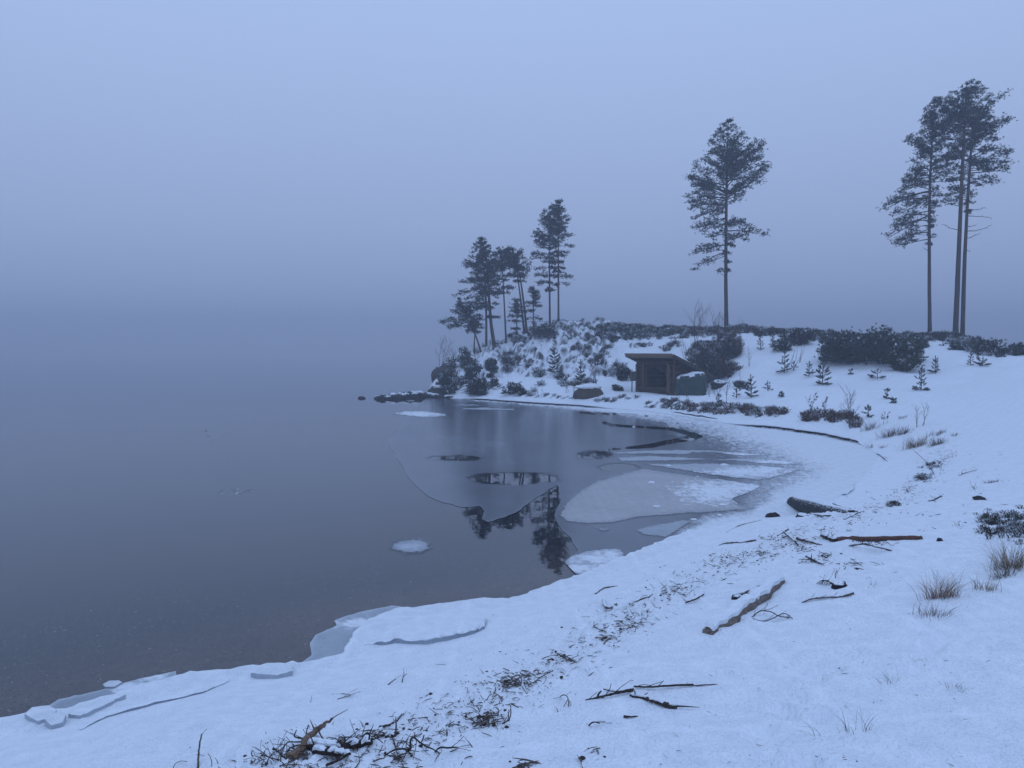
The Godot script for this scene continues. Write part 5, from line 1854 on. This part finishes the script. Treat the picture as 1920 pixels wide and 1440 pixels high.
func build_driftwood() -> void:
	var grey := Color(0.14, 0.115, 0.1)
	var dark := Color(0.06, 0.048, 0.042)
	var red := Color(0.17, 0.085, 0.065)
	stick("thick pale log lying aslant in the snow, powdered white", [[1327, 1189, 0.0], [1365, 1166, 0.015], [1402, 1136, 0.02], [1430, 1116, 0.03], [1462, 1090, 0.0]], 0.05, 0.064, Color(0.24, 0.2, 0.17), 0.02, "log", "log", 0)
	stick("long red-brown pole on the snow", [[1560, 1012, 0.02], [1610, 1011, 0.02], [1680, 1009, 0.02], [1728, 1008, 0.01]], 0.034, 0.022, red, 0.0, "pole", "pole", 0)
	stick("splintered root end at the left tip of the red-brown pole", [[1540, 1004, 0.0], [1552, 1008, 0.03], [1566, 1014, 0.02]], 0.02, 0.03, dark, 0.0, "root", "root", 5)
	stick("short red-brown stick left of the pole", [[1494, 1009, 0.02], [1515, 1015, 0.02], [1541, 1022, 0.0]], 0.024, 0.014, red * 0.8)
	stick("red bark piece with snowy left end in the drift line", [[1386, 1018, 0.01], [1402, 1015, 0.015], [1418, 1013, 0.01]], 0.016, 0.018, red)
	stick("snow-covered stick left of the red bark piece", [[1348, 1023, 0.0], [1362, 1018, 0.01], [1384, 1017, 0.01]], 0.016, 0.012, grey, 0.012)
	stick("slanting dark stick in the tangle above the short red-brown one", [[1470, 998, 0.04], [1485, 1010, 0.03], [1496, 1022, 0.01]], 0.014, 0.012, dark, 0.0, "stick", "stick", 3)
	stick("stubby stick across the top of the tangle", [[1458, 1004, 0.02], [1478, 993, 0.05]], 0.014, 0.016, grey, 0.008)
	stick("dark splintered stick below the tangle", [[1512, 1043, 0.01], [1526, 1051, 0.02], [1544, 1058, 0.0]], 0.018, 0.01, dark, 0.0, "stick", "stick", 3)
	stick("stick poking out behind the pipe's buried end", [[1562, 944, 0.06], [1580, 951, 0.04], [1608, 957, 0.0]], 0.018, 0.01, dark)
	stick("thin slanting stick right of the pipe", [[1582, 974, 0.0], [1600, 966, 0.04], [1614, 960, 0.06]], 0.012, 0.008, dark)
	stick("dark plank-like stick under the pipe", [[1520, 964, 0.02], [1540, 967, 0.02], [1558, 967, 0.0]], 0.02, 0.012, dark)
	stick("curved thin stick on the white bank left of the pipe", [[1363, 998, 0.0], [1385, 986, 0.01], [1410, 979, 0.01], [1428, 975, 0.0]], 0.012, 0.008, grey)
	stick("lying twig along the edge of the ice", [[1320, 979, 0.01], [1350, 979, 0.01], [1380, 978, 0.0]], 0.012, 0.007, grey)
	stick("wavy snow-lined stick on open snow right of the log", [[1503, 1130, 0.0], [1520, 1123, 0.01], [1550, 1120, 0.01], [1580, 1118, 0.01], [1600, 1112, 0.01]], 0.009, 0.011, grey, 0.008, "stick", "stick", 4)
	stick("arched stick on the smooth bank with its left end raised", [[1117, 1113, 0.01], [1128, 1104, 0.05], [1146, 1100, 0.03], [1158, 1099, 0.0]], 0.014, 0.008, grey, 0.006)
	stick("dark bent root edge below the arched stick", [[1132, 1124, 0.0], [1135, 1138, 0.02], [1146, 1139, 0.02], [1156, 1132, 0.0]], 0.018, 0.01, grey, 0.01)
	stick("stout forked branch end with a knob, right half of the branched stick", [[1182, 1303, 0.01], [1205, 1308, 0.02], [1230, 1315, 0.025], [1252, 1322, 0.02], [1268, 1325, 0.01]], 0.012, 0.022, dark * 1.3, 0.006, "branch", "branch", 3)
	stick("long thin left arm of the branched stick", [[1098, 1313, 0.0], [1120, 1308, 0.02], [1150, 1301, 0.03], [1172, 1296, 0.02], [1186, 1294, 0.01]], 0.006, 0.014, dark, 0.0, "branch", "branch", 4)
	stick("upright crooked spur on the branched stick", [[1120, 1308, 0.01], [1123, 1300, 0.06], [1127, 1296, 0.07]], 0.009, 0.006, dark)
	stick("pale snowy twig joining the branched stick from above", [[1132, 1292, 0.03], [1150, 1296, 0.02], [1180, 1296, 0.0]], 0.006, 0.008, grey, 0.006)
	stick("thin straight stick above the branched stick", [[1189, 1287, 0.01], [1220, 1288, 0.015], [1250, 1286, 0.015], [1300, 1284, 0.01]], 0.007, 0.009, dark, 0.0, "stick", "stick", 3)
	stick("fading end of a thin stick right of the straight one", [[1300, 1286, 0.0], [1325, 1284, 0.006], [1345, 1283, 0.0]], 0.006, 0.003, grey)
	stick("short dark stub under the branched stick", [[1169, 1343, 0.01], [1180, 1344, 0.01], [1196, 1343, 0.0]], 0.01, 0.004, dark)
	stick("loop of bent twig on the snow right of the log", [[1410, 1157, 0.0], [1425, 1146, 0.05], [1445, 1147, 0.06], [1460, 1155, 0.04], [1480, 1158, 0.0]], 0.006, 0.005, dark, 0.0, "twig", "twig", 5)
	stick("second strand of the looped twig", [[1412, 1160, 0.0], [1432, 1165, 0.02], [1452, 1158, 0.04], [1470, 1150, 0.03], [1486, 1160, 0.01]], 0.005, 0.004, dark, 0.0, "twig", "twig", 4)
	for k in 7:
		var x := 1535 + k * 3.5
		stick("arched twig of the little dome-shaped nest of twigs", [[x - 4, 1094 + k % 3, 0.0], [1548 + (k - 3) * 1.5, 1088, 0.05 + 0.004 * k], [1563 - k, 1095 - k % 2, 0.0]], 0.004, 0.003, dark, 0.0, "twig", "twig", 1, "nest of twigs")
	stick("bare upright forked twig above the twig nest", [[1567, 1084, 0.0], [1566, 1078, 0.05], [1570, 1070, 0.1]], 0.005, 0.003, dark, 0.0, "twig", "twig", 4)
	stick("snow-lined stick in the middle of the drift line", [[1180, 1132, 0.01], [1195, 1126, 0.02], [1215, 1119, 0.02], [1222, 1114, 0.0]], 0.008, 0.012, dark, 0.004)
	stick("dark curved twig in the drift line left of the log's twigs", [[1285, 1130, 0.01], [1305, 1123, 0.02], [1320, 1114, 0.01]], 0.01, 0.007, dark)
	stick("knotty snow-topped stick close behind the log", [[1375, 1118, 0.0], [1395, 1112, 0.02], [1415, 1103, 0.02], [1432, 1095, 0.01]], 0.014, 0.008, grey, 0.01, "stick", "stick", 5)
	# the uprooted snag at the bottom
	var t0 := "roots of the broken snag at the bottom"
	stick("weathered broken snag jutting up from the brush at the bottom", [[546, 1424, 0.0], [565, 1402, 0.05], [590, 1372, 0.12], [608, 1358, 0.17], [624, 1346, 0.21]], 0.03, 0.004, Color(0.25, 0.17, 0.12), 0.0, "snag", "snag", 2, "", 9)
	stick("thick dark root running right from the snag", [[580, 1400, 0.02], [620, 1402, 0.04], [660, 1398, 0.04], [697, 1390, 0.02]], 0.024, 0.018, Color(0.05, 0.033, 0.028), 0.012, "root", "root", 9)
	stick("lower dark root right of the snag", [[590, 1408, 0.01], [615, 1410, 0.03], [640, 1414, 0.02], [654, 1416, 0.0]], 0.018, 0.014, Color(0.05, 0.033, 0.028), 0.01, "root", "root", 7)
	stick("stray stick pointing down left from the snag's roots", [[652, 1416, 0.01], [635, 1425, 0.02], [612, 1435, 0.03]], 0.007, 0.01, dark, 0.0, "stick", "stick", 1)
	stick("topmost twig left of the snag, ending in a fork", [[578, 1384, 0.06], [562, 1384, 0.09], [552, 1380, 0.11], [556, 1369, 0.13]], 0.007, 0.004, dark, 0.0, "twig", "twig", 3)
	stick("upright hooked twig left of the snag", [[574, 1384, 0.07], [575, 1372, 0.12], [578, 1360, 0.15], [580, 1364, 0.14]], 0.006, 0.003, dark, 0.0, "twig", "twig", 1)
	stick("drooping twig furthest left of the snag's upper twigs", [[577, 1390, 0.05], [556, 1391, 0.07], [540, 1392, 0.07], [532, 1402, 0.05], [529, 1408, 0.03]], 0.006, 0.003, dark, 0.0, "twig", "twig", 4)
	stick("curling twig under the drooping one", [[572, 1396, 0.04], [555, 1398, 0.05], [543, 1404, 0.04], [536, 1412, 0.02]], 0.006, 0.003, dark, 0.0, "twig", "twig", 4)
	stick("lower twig beside the snag's foot", [[560, 1410, 0.02], [546, 1402, 0.05], [540, 1410, 0.03], [544, 1420, 0.0]], 0.006, 0.003, dark, 0.0, "twig", "twig", 4)
	stick("crossed twig standing against the snag", [[610, 1392, 0.03], [602, 1380, 0.07], [597, 1370, 0.1]], 0.006, 0.004, dark, 0.0, "twig", "twig", 2)
	stick("tilted spray of twigs left of the snag's foot", [[538, 1424, 0.0], [526, 1414, 0.05], [512, 1402, 0.09]], 0.006, 0.003, dark, 0.0, "twig", "twig", 8)
	stick("low spray of twigs in the brush's left end", [[524, 1426, 0.0], [505, 1420, 0.03], [488, 1412, 0.05]], 0.005, 0.003, dark, 0.0, "twig", "twig", 8)
	stick("upright twig in the brush's left end", [[498, 1436, 0.0], [503, 1424, 0.06], [508, 1416, 0.08]], 0.005, 0.003, dark, 0.0, "twig", "twig", 4)
	stick("snow-flecked stick with knob end at the right of the roots", [[724, 1381, 0.01], [735, 1378, 0.02], [746, 1376, 0.02]], 0.014, 0.016, dark, 0.006, "stick", "stick", 1)
	stick("forked stick along the drift line above the roots", [[712, 1363, 0.01], [728, 1360, 0.02], [742, 1354, 0.02], [752, 1342, 0.02], [757, 1339, 0.01]], 0.01, 0.004, dark, 0.0, "stick", "stick", 3)
	stick("kinked twig bent like an elbow right of the roots", [[762, 1410, 0.0], [770, 1403, 0.05], [769, 1392, 0.09], [775, 1383, 0.12], [790, 1394, 0.08], [812, 1405, 0.03], [824, 1412, 0.0]], 0.009, 0.004, dark, 0.0, "twig", "twig", 3)
	stick("long arched twig left of the elbow twig", [[720, 1418, 0.0], [735, 1408, 0.04], [752, 1404, 0.05], [766, 1406, 0.03]], 0.005, 0.007, dark, 0.0, "twig", "twig", 4)
	stick("thin twig ending right of the elbow twig", [[816, 1410, 0.0], [824, 1402, 0.03], [840, 1402, 0.02], [856, 1401, 0.01]], 0.006, 0.006, dark, 0.0, "twig", "twig", 3)
	stick("bowed twig standing in the litter at the lower middle", [[942, 1357, 0.0], [953, 1350, 0.03], [958, 1338, 0.07], [957, 1322, 0.11]], 0.006, 0.003, dark, 0.0, "twig", "twig", 2)
	stick("bare stalk rising at the bottom edge left of the snag", [[371, 1444, 0.0], [372, 1420, 0.08], [374, 1396, 0.15], [379, 1376, 0.2]], 0.009, 0.005, grey, 0.0, "stalk", "stalk", 1)
	stick("thin bent stalk right of the upright one at the bottom edge", [[396, 1446, 0.0], [397, 1430, 0.05], [394, 1419, 0.08], [390, 1413, 0.1]], 0.003, 0.002, dark, 0.0, "stalk", "stalk", 0)
	stick("arched grass-like stalk left of the upright one at the bottom edge", [[323, 1446, 0.0], [329, 1432, 0.05], [340, 1427, 0.07], [351, 1428, 0.06]], 0.003, 0.002, dark, 0.0, "stalk", "stalk", 0)
	stick("small dark peg on the smooth bank", [[727, 1284, 0.0], [735, 1278, 0.03], [742, 1273, 0.05]], 0.006, 0.004, dark, 0.0, "twig", "twig", 1)
	stick("little forked twig standing on the smooth bank", [[754, 1280, 0.0], [756, 1270, 0.05], [763, 1263, 0.08]], 0.005, 0.003, dark, 0.0, "twig", "twig", 2)
	stick("flat branching twig on the smooth bank", [[632, 1311, 0.0], [645, 1307, 0.01], [657, 1303, 0.015], [640, 1300, 0.01]], 0.004, 0.003, grey, 0.0, "twig", "twig", 4)
	stick("lone thin stalk on the smooth bank", [[582, 1317, 0.0], [585, 1304, 0.06]], 0.002, 0.0015, dark, 0.0, "stalk", "stalk", 0)
	stick("curled dry sprig on the snow in the lower middle", [[1050, 1306, 0.0], [1058, 1303, 0.06], [1065, 1309, 0.05], [1066, 1325, 0.0]], 0.004, 0.003, dark, 0.0, "twig", "twig", 6)
	stick("small bent twig near the bottom centre", [[1104, 1360, 0.0], [1113, 1354, 0.03], [1124, 1356, 0.01]], 0.006, 0.004, dark, 0.0, "twig", "twig", 2)
	stick("fading snowy stick at the bottom edge right of centre", [[1084, 1416, 0.02], [1090, 1428, 0.02], [1096, 1444, 0.0]], 0.008, 0.006, grey, 0.006)
	stick("cut twig sticking up beside the bowed one", [[1163, 1190, 0.0], [1118, 1178, 0.02], [1114, 1166, 0.06]], 0.005, 0.003, dark, 0.0, "twig", "twig", 1)
	stick("crooked twig on the upper right snow", [[1796, 892, 0.0], [1812, 886, 0.03], [1832, 880, 0.03]], 0.012, 0.006, dark, 0.0, "twig", "twig", 4)
	stick("slanting bare branch below the crooked twig", [[1840, 926, 0.0], [1828, 918, 0.05], [1820, 908, 0.09]], 0.012, 0.006, dark, 0.0, "twig", "twig", 4)
	stick("fine curved branch sprouting from the upper drift line", [[1752, 890, 0.0], [1738, 868, 0.08], [1722, 852, 0.16], [1710, 842, 0.2]], 0.01, 0.004, dark, 0.0, "twig", "twig", 5)
	stick("knotted root on the snow between drift line and crooked twig", [[1742, 940, 0.0], [1752, 936, 0.03], [1766, 931, 0.02]], 0.018, 0.008, dark, 0.0, "root", "root", 4)
	stick("snow-laden low branch below the red-brown pole", [[1592, 1024, 0.0], [1620, 1020, 0.05], [1645, 1026, 0.04], [1672, 1032, 0.0]], 0.012, 0.008, dark, 0.012, "branch", "branch", 9)


func _ready() -> void:
	rng.seed = 20251
	for q in [[n_big, 1, 0.05, 3], [n_mid, 2, 0.7, 3], [n_fine, 3, 1.0, 2], [n_ridge, 4, 0.55, 4]]:
		q[0].seed = q[1]
		q[0].frequency = q[2]
		q[0].fractal_octaves = q[3]
		q[0].noise_type = FastNoiseLite.TYPE_SIMPLEX_SMOOTH
	var cam := Camera3D.new()
	cam.name = "camera"
	cam.fov = rad_to_deg(2.0 * atan(720.0 / FOCAL))
	cam.near = 0.1
	cam.far = 3000.0
	cam.position = Vector3(0, EYE, 0)
	cam.rotation.x = -pitch
	add_child(cam)
	cam.current = true

	# an overcast evening sky: three times as bright overhead as at the horizon, the same all round
	var img := Image.create(256, 128, false, Image.FORMAT_RGBAF)
	for j in 128:
		var up := sin((0.5 - (j + 0.5) / 128.0) * PI)
		var s := maxf(up, 0.0)
		var c := Color(0.262, 0.342, 0.55).lerp(Color(0.465, 0.645, 1.0), pow(s, 0.88))
		for i in 256:
			var a := TAU * i / 256.0
			var w := 1.0 + 0.035 * n_big.get_noise_3d(cos(a) * 24.0, s * 34.0, sin(a) * 24.0) * s
			img.set_pixel(i, j, Color(c.r * w, c.g * w, c.b * w))
	var pano := PanoramaSkyMaterial.new()
	pano.panorama = ImageTexture.create_from_image(img)
	var sky := Sky.new()
	sky.sky_material = pano
	var env := Environment.new()
	env.background_mode = Environment.BG_SKY
	env.sky = sky
	env.tonemap_mode = Environment.TONE_MAPPER_LINEAR
	env.tonemap_exposure = 1.19
	env.ambient_light_source = Environment.AMBIENT_SOURCE_SKY
	env.sdfgi_enabled = true
	env.ssao_enabled = true
	env.ssil_enabled = true
	env.fog_enabled = true
	env.fog_density = 0.005
	env.fog_light_color = Color(0.93, 0.95, 1.0)
	var we := WorldEnvironment.new()
	we.name = "environment"
	we.environment = env
	add_child(we)
	var sun := DirectionalLight3D.new()
	sun.name = "veiled_sun"
	sun.light_energy = 0.15
	sun.light_color = Color(0.62, 0.74, 1.0)
	sun.light_angular_distance = 80.0
	sun.rotation_degrees = Vector3(-72, 30, 0)
	sun.shadow_enabled = true
	add_child(sun)

	make_materials()
	lay_out_land()
	for q in [[1708, 1238], [1722, 1224], [1745, 1203], [1752, 1196], [1716, 1252], [1765, 1190], [1462, 1296], [1494, 1278], [1430, 1340], [1560, 1232], [1530, 1246], [1512, 1420], [1480, 1312], [1545, 1320], [1600, 1196], [1460, 1434], [1435, 1394]]:
		var p := on_plane(q[0], q[1], 1.15)
		prints.append(Vector3(p.x, p.z, 0.045))
	var hut := stand(1257, 41.7)
	pads.append(Vector4(hut.x, at_depth(1235, 737, 40.8).y, hut.z, 2.0))
	var pile := stand(1295, 39.9)
	pads.append(Vector4(pile.x, at_depth(1295, 742, 39.4).y, pile.z, 1.1))
	for q in WRACK_PX:
		var w := on_plane(q[0], q[1], lerpf(0.9, 0.5, smoothstep(1400.0, 900.0, q[1])))
		wrack.append(Vector2(w.x, w.z))
	make_grid()
	build_terrain()
	build_water()
	build_ice()
	build_shore_lip()
	build_ledges()
	build_shelter()
	build_pines()
	build_shrubs()
	build_heath()
	build_rocks()
	build_pipe()
	build_driftwood()
	build_grass()
	build_litter()
